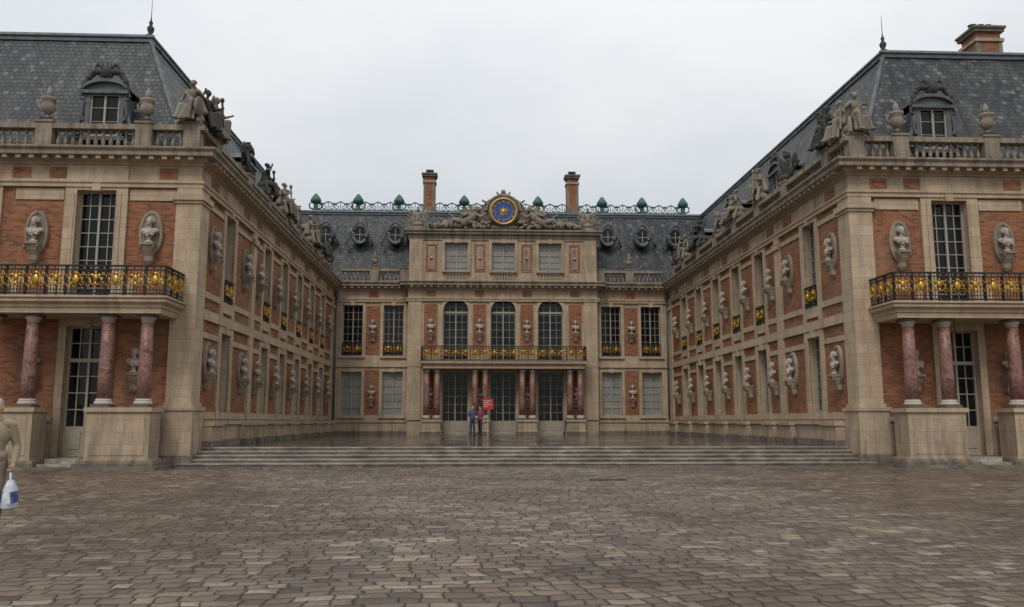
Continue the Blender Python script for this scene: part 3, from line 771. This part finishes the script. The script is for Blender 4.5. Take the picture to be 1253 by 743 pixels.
# copper ridge railing
CR = MB()
yr = YF+3.9
CR.box(-13.4, 13.4, yr-.04, yr+.04, 16.26, 16.34, 'copper_green')
xs = [-13.2, -10.2, -7.3, -2.65, 2.65, 7.3, 10.2, 13.2]
for x in xs:
    T = Matrix.Translation((x, yr, 16.1))
    CR.box(x-.13, x+.13, yr-.13, yr+.13, 16.15, 16.75, 'copper_green')
    CR.lathe([(.12, .6), (.3, .7), (.4, .85), (.36, .98), (.28, 1.1), (.18, 1.25), (.06, 1.38), (.001, 1.42)], 'copper_green', T, 10)
    for q in (-1, 1): CR.tube([(x+q*.15, yr, 16.35), (x+q*.42, yr, 16.45), (x+q*.45, yr, 16.75), (x+q*.25, yr, 16.85)], .06, 'copper_green', 5)
for i, x in enumerate(np.arange(-13.2, 13.2, .88)):
    c = x+.44
    CR.tube([(x, yr, 16.92), (x+.2, yr, 16.82), (c, yr, 16.70), (x+.68, yr, 16.82), (x+.88, yr, 16.92)], .045, 'copper_green', 5)
    for q in (-1, 1):
        pts = []
        for k in range(15):
            t = k/14; a = math.pi/2+q*2.4*math.pi*t; rr = .2*(1-.75*t); pts.append((c+q*.2+rr*math.cos(a), yr, 16.52+rr*math.sin(a)))
        CR.tube(pts, .03, 'copper_green', 4)
    CR.box(x-.025, x+.025, yr-.025, yr+.025, 16.3, 16.92, 'copper_green')
    CR.lathe([(.02, 0), (.07, .06), (.02, .14)], 'copper_green', Matrix.Translation((c, yr, 16.72)), 6)
CR.build('copper_ridge_railing', palace)

# ------------------------------------------------------------------ balustrades
fp = [11.5, 13.1, 16.4, 19.0, 22.5]
balrun(FN, -26, -HX+.02, [-p for p in fp]); balrun(FN, HX-.02, 26, fp)
wp = [29.4, 33.6, 37.0, 40.4, 43.8, 47.2, 50.6, 53.2]
balrun(WL, YN+.46, YF+.02, wp); balrun(WR, YN+.46, YF+.02, wp)
balrun(FF, -HX+.44, -AH, [-8.475, -6.5]); balrun(FF, AH, HX-.44, [6.5, 8.475])

W.build('walls', palace); WIN.build('windows', palace); BAL.build('balustrade', palace); COR.build('cornice', palace)
ROOF.build('roof', palace); RAIL.build('gilded_balcony_railings', palace); COL.build('porticoes', palace); ORN.build('dormers_and_chimneys', palace)

# ------------------------------------------------------------------ sculpture
def bust_mesh(oval):
    m = 'pale_marble'
    P = [('e', (0, -.22, .95), (.082, .098, .125), m), ('e', (0, -.19, 1.02), (.098, .112, .085), m), ('c', (0, -.2, .72), (0, -.21, .88), .062, .055, m),
         ('c', (0, -.315, .95), (0, -.33, .92), .02, .022, m), ('e', (0, -.29, .86), (.045, .04, .045), m),
         ('c', (-.19, -.17, .65), (.19, -.17, .65), .085, .085, m), ('e', (0, -.2, .58), (.19, .14, .14), m), ('c', (0, -.2, .5), (0, -.2, .32), .085, .06, m),
         ('c', (-.2, -.2, .70), (.14, -.31, .50), .035, .04, m), ('c', (-.1, -.22, .72), (.18, -.28, .58), .03, .03, m), ('c', (-.22, -.2, .6), (.0, -.31, .46), .03, .03, m),
         ('e', (0, -.2, .28), (.13, .12, .05), m), ('e', (.09, -.16, .98), (.045, .06, .09), m), ('e', (-.09, -.16, .98), (.045, .06, .09), m)]
    a = fuse('bust_tmp', P, .018, [m], 1)
    mb = MB()
    if oval:
        N = 24
        o = [(.37*math.cos(2*math.pi*k/N), .6+.74*math.sin(2*math.pi*k/N)) for k in range(N)]
        i = [(.29*math.cos(2*math.pi*k/N), .6+.64*math.sin(2*math.pi*k/N)) for k in range(N)]
        for k in range(N):
            j = (k+1) % N
            mb.poly([(o[k][0], -.09, o[k][1]), (o[j][0], -.09, o[j][1]), (i[j][0], -.09, i[j][1]), (i[k][0], -.09, i[k][1])], 'weathered_limestone')
            mb.poly([(o[k][0], -.09, o[k][1]), (o[j][0], -.09, o[j][1]), (o[j][0], .02, o[j][1]), (o[k][0], .02, o[k][1])], 'weathered_limestone')
            mb.poly([(i[k][0], -.09, i[k][1]), (i[j][0], -.09, i[j][1]), (i[j][0], -.055, i[j][1]), (i[k][0], -.055, i[k][1])], 'weathered_limestone')
        mb.poly([(p[0], -.057, p[1]) for p in i], 'weathered_limestone')
    mb.box(-.22, .22, -.38, .02, .17, .24, 'weathered_limestone')
    secs = [(.17, .2, -.34), (.0, .17, -.28), (-.16, .12, -.18), (-.32, .13, -.15), (-.42, .05, -.08)]
    for (za, wa, da), (zb, wb, db) in zip(secs, secs[1:]):
        mb.mesh([(-wa, .02, za), (wa, .02, za), (wa, da, za), (-wa, da, za), (-wb, .02, zb), (wb, .02, zb), (wb, db, zb), (-wb, db, zb)], [(0, 4, 5, 1), (1, 5, 6, 2), (2, 6, 7, 3), (3, 7, 4, 0), (4, 7, 6, 5)], 'weathered_limestone')
    for q in (-1, 1): mb.tube([(q*.2, -.3+.06*math.cos(t), .08+.06*math.sin(t)) for t in [2*math.pi*k/8 for k in range(8)]], .03, 'weathered_limestone', 5, True)
    ob = mb.build('bust_t2'); me = ob.data
    bm = bmesh.new(); bm.from_mesh(me); n0 = len(bm.faces)
    bm.from_mesh(a); bm.faces.ensure_lookup_table()
    me.materials.append(MATS[m]); k = len(me.materials)-1
    for f in bm.faces[n0:]: f.material_index = k
    bm.to_mesh(me); bm.free(); bpy.data.objects.remove(ob); me.name = 'bust'
    return me
BMO = bust_mesh(True); BMP = bust_mesh(False)
def bust(x, y, z, rz, sc=1.0, oval=False): place(BMO if oval else BMP, 'marble_bust', (x, y, z), rz, sc*random.uniform(.96, 1.04))
for sg in (-1, 1):
    rz = R(90) if sg < 0 else R(-90); pc = PCS[sg]
    for s in wing_busts:
        for z in (6.95, 2.85): bust(sg*(HX-.03), s, z, rz, .98, s < 34)
    for q in (-1.85, 1.85): bust(pc+q, YN-.03, 6.98, 0, 1, True)
    for q in (-1.62, 1.62): bust(pc+q, YN-.03, 2.75, 0, .95)
    for q in (-1.85, 1.85): bust(sg*21+q, YN-.03, 6.98, 0, 1, True)
    for z in (6.9, 2.7): bust(sg*8.475, YF-.03, z, 0, .95)
for x in (-4.7, -1.54, 1.54, 4.7): bust(x, AY-.03, 6.9, 0, .95); bust(x, AY-.03, 2.6, 0, .85)

def seated(m, raised, prop):
    P = [('e', (0, .08, .2), (.42, .38, .26), m), ('e', (0, .15, .45), (.3, .28, .25), m),
         ('c', (.12, 0, .58), (.2, -.42, .66), .16, .11, m), ('c', (.2, -.42, .66), (.16, -.46, .08), .11, .08, m),
         ('c', (-.12, 0, .58), (-.22, -.34, .52), .16, .12, m), ('c', (-.22, -.34, .52), (-.28, -.5, .06), .11, .08, m),
         ('c', (.0, -.3, .5), (-.05, -.42, .08), .09, .11, m), ('c', (.3, -.1, .55), (.38, -.2, .05), .08, .1, m), ('c', (-.34, .05, .5), (-.42, -.1, .05), .08, .09, m),
         ('c', (.08, -.38, .55), (.06, -.5, .05), .04, .05, m), ('c', (-.1, -.36, .5), (-.14, -.52, .05), .04, .05, m), ('c', (.26, -.3, .6), (.3, -.42, .05), .04, .05, m),
         ('c', (0, .05, .6), (0, .02, .9), .17, .14, m), ('e', (0, 0, 1.08), (.18, .13, .18), m), ('c', (-.19, .0, 1.18), (.19, 0, 1.18), .07, .07, m),
         ('c', (0, 0, 1.2), (.02, -.03, 1.34), .06, .05, m), ('e', (.03, -.05, 1.44), (.085, .105, .12), m), ('e', (.03, .0, 1.5), (.105, .12, .085), m), ('c', (.03, -.15, 1.44), (.03, -.17, 1.41), .02, .02, m),
         ('e', (.16, -.5, .05), (.07, .13, .05), m), ('e', (-.28, -.56, .05), (.07, .13, .05), m),
         ('c', (.15, .1, 1.15), (.34, .2, .5), .08, .13, m), ('c', (-.18, -.1, 1.1), (.14, -.12, .75), .05, .06, m), ('c', (-.12, -.12, .95), (.16, -.1, .66), .04, .05, m)]
    if raised:
        P += [('c', (-.22, 0, 1.18), (-.42, -.1, 1.12), .065, .055, m), ('c', (-.42, -.1, 1.12), (-.36, -.2, 1.38), .05, .035, m), ('e', (-.35, -.2, 1.43), (.04, .05, .06), m)]
    else:
        P += [('c', (-.22, 0, 1.18), (-.38, .02, .92), .065, .055, m), ('c', (-.38, .02, .92), (-.22, -.28, .78), .05, .035, m), ('e', (-.2, -.32, .77), (.045, .05, .04), m)]
    P += [('c', (.22, 0, 1.18), (.42, -.05, .95), .065, .055, m), ('c', (.42, -.05, .95), (.44, -.36, .98), .05, .035, m), ('e', (.44, -.4, .99), (.04, .05, .045), m)]
    if prop == 0: P += [('e', (.42, -.3, .5), (.09, .28, .34), m)]
    if prop == 1: P += [('c', (.46, -.42, .3), (.42, -.35, 1.25), .035, .045, m), ('e', (.42, -.35, 1.3), (.08, .08, .1), m)]
    if prop == 2: P += [('e', (-.4, .1, .7), (.18, .2, .3), m), ('c', (-.4, .1, .9), (-.5, .15, 1.15), .12, .05, m)]
    return P
def trophy(m):
    P = [('e', (0, 0, .15), (.4, .3, .2), m), ('c', (0, 0, .2), (0, 0, .6), .16, .2, m), ('e', (0, 0, .75), (.24, .17, .24), m), ('c', (-.24, 0, .9), (.24, 0, .9), .08, .08, m),
         ('c', (0, 0, .95), (0, 0, 1.05), .06, .06, m), ('e', (0, -.02, 1.15), (.11, .13, .13), m), ('c', (0, .1, 1.28), (0, -.12, 1.32), .06, .05, m), ('c', (0, .15, 1.2), (0, .22, 1.0), .07, .04, m)]
    for q in (-1, 1):
        P += [('c', (q*.1, .1, .1), (q*.5, .1, 1.2), .035, .03, m), ('e', (q*.46, .08, .95), (.16, .07, .26), m, Matrix.Rotation(q*.35, 4, 'Y')), ('e', (q*.34, -.1, .4), (.2, .07, .27), m),
              ('c', (q*.25, 0, .88), (q*.4, -.05, .6), .08, .05, m), ('c', (q*.1, .1, .2), (q*.65, .1, .75), .035, .07, m)]
    return P
ST = [fuse('statue_a', seated('sculpted_stone', False, 0), .025, ['sculpted_stone'], 1), fuse('statue_b', seated('sculpted_stone', True, 2), .025, ['sculpted_stone'], 1),
      fuse('statue_c', seated('dark_sculpture', True, 1), .025, ['dark_sculpture'], 1), fuse('statue_d', seated('sculpted_stone', False, 1), .025, ['sculpted_stone'], 1)]
TR = fuse('trophy', trophy('sculpted_stone'), .025, ['sculpted_stone'], 1)
TRD = fuse('trophy_dark', trophy('dark_sculpture'), .025, ['dark_sculpture'], 1)
ub = MB()
ub.box(-.2, .2, -.2, .2, 0, .12, 'sculpted_stone')
ub.lathe([(.16, .12), (.08, .2), (.07, .28), (.1, .3), (.22, .42), (.25, .6), (.2, .74), (.26, .82), (.27, .88), (.18, .9), (.1, .96), (.13, 1.02), (.09, 1.16), (.03, 1.3), (.001, 1.33)], 'sculpted_stone', Matrix(), 16)
for q in (-1, 1): ub.tube([(q*.24, 0, .78), (q*.36, 0, .72), (q*.34, 0, .55), (q*.24, 0, .5)], .03, 'sculpted_stone', 6)
uo = ub.build('urn_tmp'); UM = uo.data; bpy.data.objects.remove(uo)
ZT = BZ2+.10
for sg in (-1, 1):
    rz = R(90) if sg < 0 else R(-90)
    X = sg*(HX+.25)
    place(ST[0] if sg < 0 else ST[1], 'rooftop_statue', (sg*11.62, YN+.25, ZT), R(10)*sg, 1.0, mirror=sg > 0)
    place(ST[2] if sg < 0 else ST[3], 'rooftop_statue', (X-sg*.02, YN+.85, ZT-.06), rz*.8, .98)
    for k, s in enumerate(wp):
        r2 = rz+R(random.uniform(-25, 25)); sc = random.uniform(.95, 1.08)
        if k == 0: place(ST[2] if sg > 0 else ST[1], 'rooftop_statue', (X, s, ZT), r2, sc)
        elif k % 3 == 1: place(TRD if k % 2 else TR, 'rooftop_trophy', (X, s, ZT), r2, sc)
        else: place(ST[(k+(sg > 0)) % 4], 'rooftop_statue', (X, s, ZT), r2, sc, mirror=bool(k % 2))
        if k in (3, 5): place(ST[(k+1) % 4], 'rooftop_statue', (X, s+.75, ZT-.08), r2, 1.0, mirror=True)
    for x in (13.1, 16.4, 19.0, 22.5): place(UM, 'stone_urn', (sg*x, YN+.24, ZT), 0, .95)
    place(UM, 'stone_urn', (sg*8.475, YF+.24, ZT), 0, .85)
def crest(m):
    P = [('e', (0, 0, .25), (.22, .12, .24), m), ('e', (0, -.08, .25), (.13, .08, .16), m)]
    for q in (-1, 1):
        for k in range(6):
            t = k/5; P.append(('e', (q*(.2+.4*t), random.uniform(-.04, .04), .28+.15*math.sin(3*t)-.32*t), (.09, .08, .08+.04*(k % 2)), m))
        P += [('c', (q*.1, 0, .42), (q*.28, 0, .54), .05, .04, m), ('c', (q*.28, 0, .54), (q*.36, 0, .42), .05, .03, m), ('c', (q*.6, 0, -.05), (q*.72, 0, -.3), .08, .05, m)]
    for k in range(5): P.append(('c', (-.16+.08*k, 0, .42), (-.24+.12*k, 0, .56+.05*(k == 2)), .03, .025, m))
    return fuse('crest', P, .022, [m], 1)
CM = crest('dark_sculpture')
for sg in (-1, 1):
    for x in (14.85, 21): place(CM, 'dormer_crest', (sg*x, YN+.9, 13.25), 0, 1.15, palace)
    for s in (31.3, 36.7, 43.5, 50.3): place(CM, 'dormer_crest', (sg*(HX+.9), s, 13.25), R(90)*(-sg), .9, palace)

# pediment sculpture + clock
m = 'sculpted_stone'; P = []
for q in (-1, 1):
    y = AY-.05
    P += [('e', (q*1.75, y, 15.30), (.18, .18, .22), m), ('e', (q*1.75, y+.04, 15.4), (.2, .2, .14), m), ('c', (q*1.8, y, 15.15), (q*1.95, y, 14.95), .09, .11, m),
          ('e', (q*2.05, y, 14.78), (.3, .23, .28), m), ('c', (q*2.1, y, 14.7), (q*2.6, y, 14.35), .24, .25, m), ('c', (q*2.6, y, 14.4), (q*3.3, y-.1, 14.55), .2, .14, m),
          ('c', (q*3.3, y-.1, 14.55), (q*3.75, y-.05, 14.15), .13, .09, m), ('c', (q*2.6, y+.1, 14.25), (q*3.9, y+.05, 14.1), .2, .13, m),
          ('c', (q*1.85, y-.05, 15.0), (q*1.5, y-.2, 14.75), .1, .08, m), ('c', (q*1.5, y-.2, 14.75), (q*1.15, y-.2, 15.0), .08, .06, m),
          ('c', (q*2.2, y-.05, 15.0), (q*2.65, y-.1, 14.85), .1, .08, m), ('c', (q*2.65, y-.1, 14.85), (q*2.95, y-.15, 15.1), .08, .06, m),
          ('c', (q*2.3, y+.15, 14.8), (q*3.0, y+.2, 14.6), .22, .18, m)]
    for k in range(16):
        t = k/15; P.append(('e', (q*(3.4+1.65*t), y+random.uniform(-.12, .1), 14.32-.2*t+random.uniform(-.08, .12)), (random.uniform(.09, .16), .15, random.uniform(.1, .24)), m))
    for k in range(24):
        xx = random.uniform(.9, 3.9); P.append(('e', (q*xx, y-.05, random.uniform(14.0, 14.55-.05*xx)), (random.uniform(.07, .17), .17, random.uniform(.07, .18)), m))
    for k in range(9):
        a = R(8+k*9.5); P.append(('e', (q*1.14*math.cos(a), y+.02, 15.12+1.14*math.sin(a)), (.12, .13, .12), m))
    for k in range(6): P.append(('c', (q*2.0, y+.15, 14.9), (q*(2.0+.75*math.cos(R(15+k*17))), y+.18, 14.9+.75*math.sin(R(15+k*17))), .06, .045, m))
    P += [('c', (q*.9, y+.1, 15.6), (q*1.4, y+.1, 15.95), .12, .06, m), ('c', (q*3.0, y+.1, 14.6), (q*3.6, y+.1, 15.0), .05, .04, m), ('c', (q*3.2, y+.1, 14.3), (q*4.3, y+.1, 14.75), .05, .04, m)]
P += [('e', (0, AY+.05, 16.25), (.34, .2, .18), m), ('e', (0, AY, 16.5), (.17, .16, .18), m), ('c', (-.3, AY, 16.3), (-.45, AY, 16.5), .09, .05, m), ('c', (.3, AY, 16.3), (.45, AY, 16.5), .09, .05, m), ('e', (0, AY+.2, 15.1), (1.12, .25, 1.16), m), ('e', (0, AY+.1, 14.1), (1.0, .28, .25), m)]
place(fuse('pediment_sculpture_group', P, .032, [m], 1), 'pediment_sculpture', (0, 0, 0))
PB = MB()
sil = [(-5.2, 13.92), (-5.0, 14.1), (-3.8, 14.3), (-2.6, 14.7), (-1.6, 15.3), (-1.0, 16.0), (0, 16.3), (1.0, 16.0), (1.6, 15.3), (2.6, 14.7), (3.8, 14.3), (5.0, 14.1), (5.2, 13.92)]
PB.poly([(x, AY+.12, z) for x, z in sil], 'limestone_dark'); PB.poly([(x, AY+.45, z) for x, z in sil], 'limestone_dark')
for p, q in zip(sil, sil[1:]): PB.poly([(p[0], AY+.12, p[1]), (q[0], AY+.12, q[1]), (q[0], AY+.45, q[1]), (p[0], AY+.45, p[1])], 'limestone_dark')
for x in (-5.65, 5.65): PB.box(x-.35, x+.35, AY+.0, AY+.7, 13.9, 14.15, 'weathered_limestone')
PB.build('pediment_backing', palace)
for x in (-5.65, 5.65): place(TR, 'rooftop_trophy', (x, AY+.3, 14.15), 0, 1.0)
ck = MB(); zc = 15.12; Mc = Matrix.Translation((0, AY-.22, zc)) @ Matrix.Rotation(R(90), 4, 'X')
ck.lathe([(.98, -.25), (1.0, .0), (.96, .06), (.9, .06)], 'limestone_dark', Mc, 36, cap=False)
ck.lathe([(.9, .05), (.92, .12), (.84, .15), (.80, .10), (.77, .075)], 'gilding', Mc, 40, cap=False)
ck.lathe([(.0005, .06), (.79, .061)], 'clock_blue', Mc, 36, False)
ck.lathe([(.56, .065), (.585, .085), (.60, .065)], 'gilding', Mc, 36, False, cap=False)
for k in range(12):
    a = R(30*k); Mk = Mc @ Matrix.Rotation(a, 4, 'Z') @ Matrix.Translation((0, .685, .085))
    for o in ((-.03, .03), (0,), (-.03, 0, .03))[k % 3]:
        ck.poly([Mk @ Vector(v) for v in ((o-.012, -.07, 0), (o+.012, -.07, 0), (o+.012, .07, 0), (o-.012, .07, 0))], 'gilding')
for k in range(16):
    a = R(22.5*k); Mk = Mc @ Matrix.Rotation(a, 4, 'Z')
    L = .40 if k % 2 == 0 else .30
    ck.poly([Mk @ Vector(v) for v in ((-.03, .1, .10), (.03, .1, .10), (0, L, .10))], 'gilding')
ck.lathe([(.0005, .16), (.1, .15), (.15, .1), (.16, .085)], 'gilding', Mc, 16)
for a, L, w in ((R(-70), .42, .04), (R(150), .62, .03)):
    Mk = Mc @ Matrix.Rotation(a, 4, 'Z'); ck.poly([Mk @ Vector(v) for v in ((-w, 0, .17), (w, 0, .17), (0, L, .17))], 'gilding')
ck.build('facade_clock')

# ------------------------------------------------------------------ ground
gm = MB(); gm.poly([(-400, -200, 0), (400, -200, 0), (400, 600, 0), (-400, 600, 0)], 'cobblestones'); gm.build('ground')
t = MB()
t.box(-HX+.02, HX-.02, 28.28, YF-.02, .0, TZ, 'step_stone')
t.poly([(-HX+.02, 28.6, TZ+.004), (HX-.02, 28.6, TZ+.004), (HX-.02, YF-.1, TZ+.004), (-HX+.02, YF-.1, TZ+.004)], 'wet_marble_paving')
t.poly([(-HX+.02, 28.31, TZ+.004), (HX-.02, 28.31, TZ+.004), (HX-.02, 28.59, TZ+.004), (-HX+.02, 28.59, TZ+.004)], 'step_nosing')
for i in range(4):
    y0 = 26.9+.345*i; e = .1-.1*i if i < 1 else -.12
    xe = HX+e
    z = TZ*(i+1)/5
    t.box(-xe, xe, y0, y0+.345+.002*i, 0, z-.035, 'step_stone')
    t.box(-xe-.01, xe+.01, y0-.03, y0+.345, z-.035, z, 'step_nosing')
t.box(-HX+.13, HX-.13, 28.25, 28.3, TZ-.035, TZ+.002, 'step_nosing')
t.build('courtyard_terrace')
dc = MB(); dc.box(1.0, 1.9, 20.6, 21.1, 0, .012, 'cast_iron')
for k in range(7): dc.box(1.06+k*.12, 1.12+k*.12, 20.65, 21.05, .012, .018, 'cast_iron')
dc.build('drain_cover')
gt = MB()
for k in range(90):
    x = random.choice((random.uniform(-10.8, -3), random.uniform(-7, -3.5), random.uniform(-2, 10.8))); y = 26.85-abs(random.gauss(0, .03))
    for j in range(7):
        a = random.uniform(0, 6.28); h = random.uniform(.02, .06); r = random.uniform(.01, .04); bx, by = x+random.uniform(-.05, .05), y+random.uniform(-.02, .01)
        gt.poly([(bx-.006, by, 0), (bx+.006, by, 0), (bx+r*math.cos(a), by+r*math.sin(a)*.5, h)], 'moss_green')
gt.build('grass_tufts')

# ------------------------------------------------------------------ sign
sgn = MB(); sx, sy = -1.02, 50.6
sgn.lathe([(.22, 0), (.22, .03), (.05, .05), (.025, .07), (.025, 1.75)], 'steel', Matrix.Translation((sx, sy, TZ+.004)), 12)
sgn.box(sx-.33, sx+.33, sy-.03, sy+.03, TZ+1.55, TZ+2.2, 'sign_red')
for k, w in enumerate((.22, .16, .24, .12)): sgn.box(sx-.26, sx-.26+w*2, sy-.036, sy-.03, TZ+2.05-k*.11, TZ+2.075-k*.11, 'white_paint')
sgn.build('red_information_sign')

# ------------------------------------------------------------------ people
def person(name, loc, rz, top, leg, hair, voxel=.009, stride=.0, armpose=None, grip=False, longhair=False, sc=1.0, sleeve=True):
    P = []
    c = lambda a, b, ra, rb, m: P.append(('c', a, b, ra, rb, m)); e = lambda p, r, m: P.append(('e', p, r, m))
    sk = 'skin'
    e((0, 0, .95), (.165, .115, .13), leg); c((0, 0, 1.0), (0, 0, 1.16), .135, .14, top)
    e((-.05, 0, 1.02), (.125, .12, .1), top); e((.05, 0, 1.02), (.125, .12, .1), top)
    e((0, 0, 1.27), (.185, .125, .19), top); c((-.15, .01, 1.41), (.15, .01, 1.41), .068, .068, top); c((-.07, .0, 1.46), (.07, 0, 1.46), .05, .05, top)
    c((0, .01, 1.44), (0, 0, 1.53), .056, .05, sk)
    e((0, -.012, 1.615), (.074, .09, .108), sk); e((0, -.035, 1.545), (.045, .055, .045), sk)
    c((0, -.098, 1.615), (0, -.116, 1.588), .011, .016, sk); c((-.02, -.094, 1.555), (.02, -.094, 1.555), .009, .009, 'lips')
    for q in (-1, 1):
        e((q*.078, .0, 1.605), (.012, .024, .034), sk); e((q*.03, -.092, 1.622), (.014, .010, .009), 'eye_dark'); c((q*.016, -.098, 1.645), (q*.045, -.092, 1.648), .006, .006, hair)
    e((0, .018, 1.655), (.083, .092, .088), hair); e((0, .05, 1.60), (.075, .06, .09), hair)
    if longhair: c((0, .06, 1.6), (0, .075, 1.42), .075, .05, hair)
    for q in (-1, 1):
        st = stride*q
        hip = (q*.088, 0, .92); kn = (q*.095, -.02-st*.45, .50+abs(st)*.03); an = (q*.1, .015-st, .10+(.04 if st < 0 else 0))
        c(hip, kn, .094, .066, leg); c(kn, an, .066, .052, leg); c(an, (an[0], an[1], an[2]-.03), .05, .045, leg)
        c((an[0], an[1]+.03, .048+an[2]-.1), (an[0]+q*.012, an[1]-.15, .04+(an[2]-.1)*.3), .046, .036, 'shoe_leather')
        el, wr = (armpose or {}).get(q, ((q*.245, .03, 1.13), (q*.26, -.04, .88)))
        sh = (q*.185, .01, 1.40)
        c(sh, el, .06, .05, top)
        if sleeve: c(el, wr, .05, .042, top)
        else: c(el, wr, .04, .027, sk)
        w = Vector(wr); d = (w-Vector(el)).normalized(); fw = Vector((0, -1, 0)); fw = (fw-d*fw.dot(d)).normalized(); inn = d.cross(fw)*(1 if d.cross(fw).x*q < 0 else -1)
        c(tuple(w), tuple(w+d*.04), .026, .027, sk)
        for k in (-.022, 0, .022): c(tuple(w+d*.03+fw*k*.8), tuple(w+d*.085+fw*k), .016, .015, sk)
        for k, L in ((.030, .030), (.010, .034), (-.010, .032), (-.030, .025)):
            b0 = w+d*.088+fw*k; curl = 1.15 if grip and q > 0 else .35
            d1 = (d*math.cos(curl*.5)+inn*math.sin(curl*.5)); b1 = b0+d1*L
            d2 = (d*math.cos(curl*1.4)+inn*math.sin(curl*1.4)); b2 = b1+d2*L*.8
            d3 = (d*math.cos(curl*2.1)+inn*math.sin(curl*2.1)); b3 = b2+d3*L*.6
            c(tuple(b0), tuple(b1), .0095, .009, sk); c(tuple(b1), tuple(b2), .009, .0085, sk); c(tuple(b2), tuple(b3), .0085, .008, sk)
        t0 = w+d*.035+fw*.025; t1 = t0+fw*.03+d*.03+inn*.01; t2 = t1+d*.028+inn*.018
        c(tuple(t0), tuple(t1), .013, .011, sk); c(tuple(t1), tuple(t2), .011, .0095, sk)
    ms = [sk, top, leg, hair, 'lips', 'eye_dark', 'shoe_leather']
    me = fuse(name, P, voxel, ms, 2)
    return place(me, name, loc, rz, sc)
p1 = person('man_with_plastic_bag', (-7.86, 10.75, 0), R(20), 'jacket_beige', 'trousers_khaki', 'hair_grey', .009, .10, {1: ((.255, .05, 1.14), (.25, -.07, .93)), -1: ((-.25, .06, 1.13), (-.27, .02, .88))}, True, sc=1.0)
bg = MB()
hx, hy, hz = .24, -.10, .835
def bagsec(z, w, th): return [(hx+th*math.cos(a)+random.uniform(-.007, .007), hy+w*math.sin(a)*.5+random.uniform(-.007, .007), z+random.uniform(-.004, .004)) for a in [2*math.pi*k/20 for k in range(20)]]
secs = [bagsec(hz-.11, .16, .03), bagsec(hz-.17, .27, .06), bagsec(hz-.24, .31, .08), bagsec(hz-.31, .33, .09), bagsec(hz-.38, .34, .095), bagsec(hz-.44, .31, .085), bagsec(hz-.46, .2, .05)]
for i, (a, b) in enumerate(zip(secs, secs[1:])):
    for k in range(20):
        j = (k+1) % 20
        bg.poly([a[k], a[j], b[j], b[k]], 'bag_blue' if i in (2, 3) and k in (0, 1, 2, 16, 17, 18, 19, 8, 9, 10, 11) else 'bag_plastic', True)
bg.poly(secs[-1], 'bag_plastic')
for q in (-.05, .05): bg.tube([(hx, hy+q*1.3, hz-.12), (hx-.005, hy+q, hz-.05), (hx-.012, hy+q*.3, hz-.005), (hx-.015, hy, hz+.002)], .012, 'bag_plastic', 6)
b = bg.build('plastic_bag', p1)
person('man_standing', (-1.95, 48.9, TZ+.004), R(30), 'shirt_blue', 'jeans', 'hair_brown', .011, .03, {1: ((.26, .02, 1.14), (.2, -.2, 1.08))}, sleeve=False)
person('woman_standing', (-1.5, 49.1, TZ+.004), R(-40), 'shirt_red', 'trousers_dark', 'hair_brown', .011, .05, None, longhair=True, sc=.97, sleeve=False)

# ------------------------------------------------------------------ world, sun, camera
w = bpy.data.worlds.new("World"); scene.world = w; w.use_nodes = True
g = G(None, w.node_tree); nt = w.node_tree
bgn = nt.nodes['Background']
sky = g.n('ShaderNodeTexSky'); sky.sky_type = 'NISHITA'; sky.sun_disc = False
sky.sun_elevation = R(50); sky.sun_rotation = R(200)
tc = g.n('ShaderNodeTexCoord'); sp = g.n('ShaderNodeSeparateXYZ'); nt.links.new(tc.outputs['Generated'], sp.inputs[0])
el = sp.outputs[2]
grad = g.mr(el, 0.0, 1.0, .84, 2.1)
den = g.m('ADD', g.m('MAXIMUM', el, 0.0), .25)
vec = g.comb(g.m('DIVIDE', sp.outputs[0], den), g.m('DIVIDE', sp.outputs[1], den), el)
n1 = g.noise(vec, .9, 6, .5)
cl = g.ramp(n1, [(.32, (.72, .79, .86)), (.5, (.89, .93, .965)), (.66, (1.05, 1.055, 1.06))])
vm = g.n('ShaderNodeVectorMath'); vm.operation = 'SCALE'; nt.links.new(cl, vm.inputs[0]); nt.links.new(g.m('MULTIPLY', grad, 6.75), vm.inputs['Scale'])
mx = g.mix(.9, sky.outputs[0], vm.outputs[0])
nt.links.new(mx, bgn.inputs[0]); bgn.inputs[1].default_value = .1

sun = bpy.data.lights.new('sun', 'SUN'); sun.energy = 1.45; sun.angle = R(20); sun.color = (1, .96, .91)
so = bpy.data.objects.new('sun', sun); scene.collection.objects.link(so); so.rotation_euler = (R(40), 0, R(-20))

cam = bpy.data.cameras.new('camera'); co = bpy.data.objects.new('camera', cam); scene.collection.objects.link(co)
co.location = (-1.9, 0, 1.45); co.rotation_euler = (R(90+8.04), 0, R(-2.64))
cam.lens = 36*1016/1253; cam.sensor_width = 36; cam.clip_end = 2000; cam.clip_start = .1
scene.camera = co
scene.view_settings.view_transform = 'Standard'; scene.view_settings.look = 'None'; scene.view_settings.exposure = 0
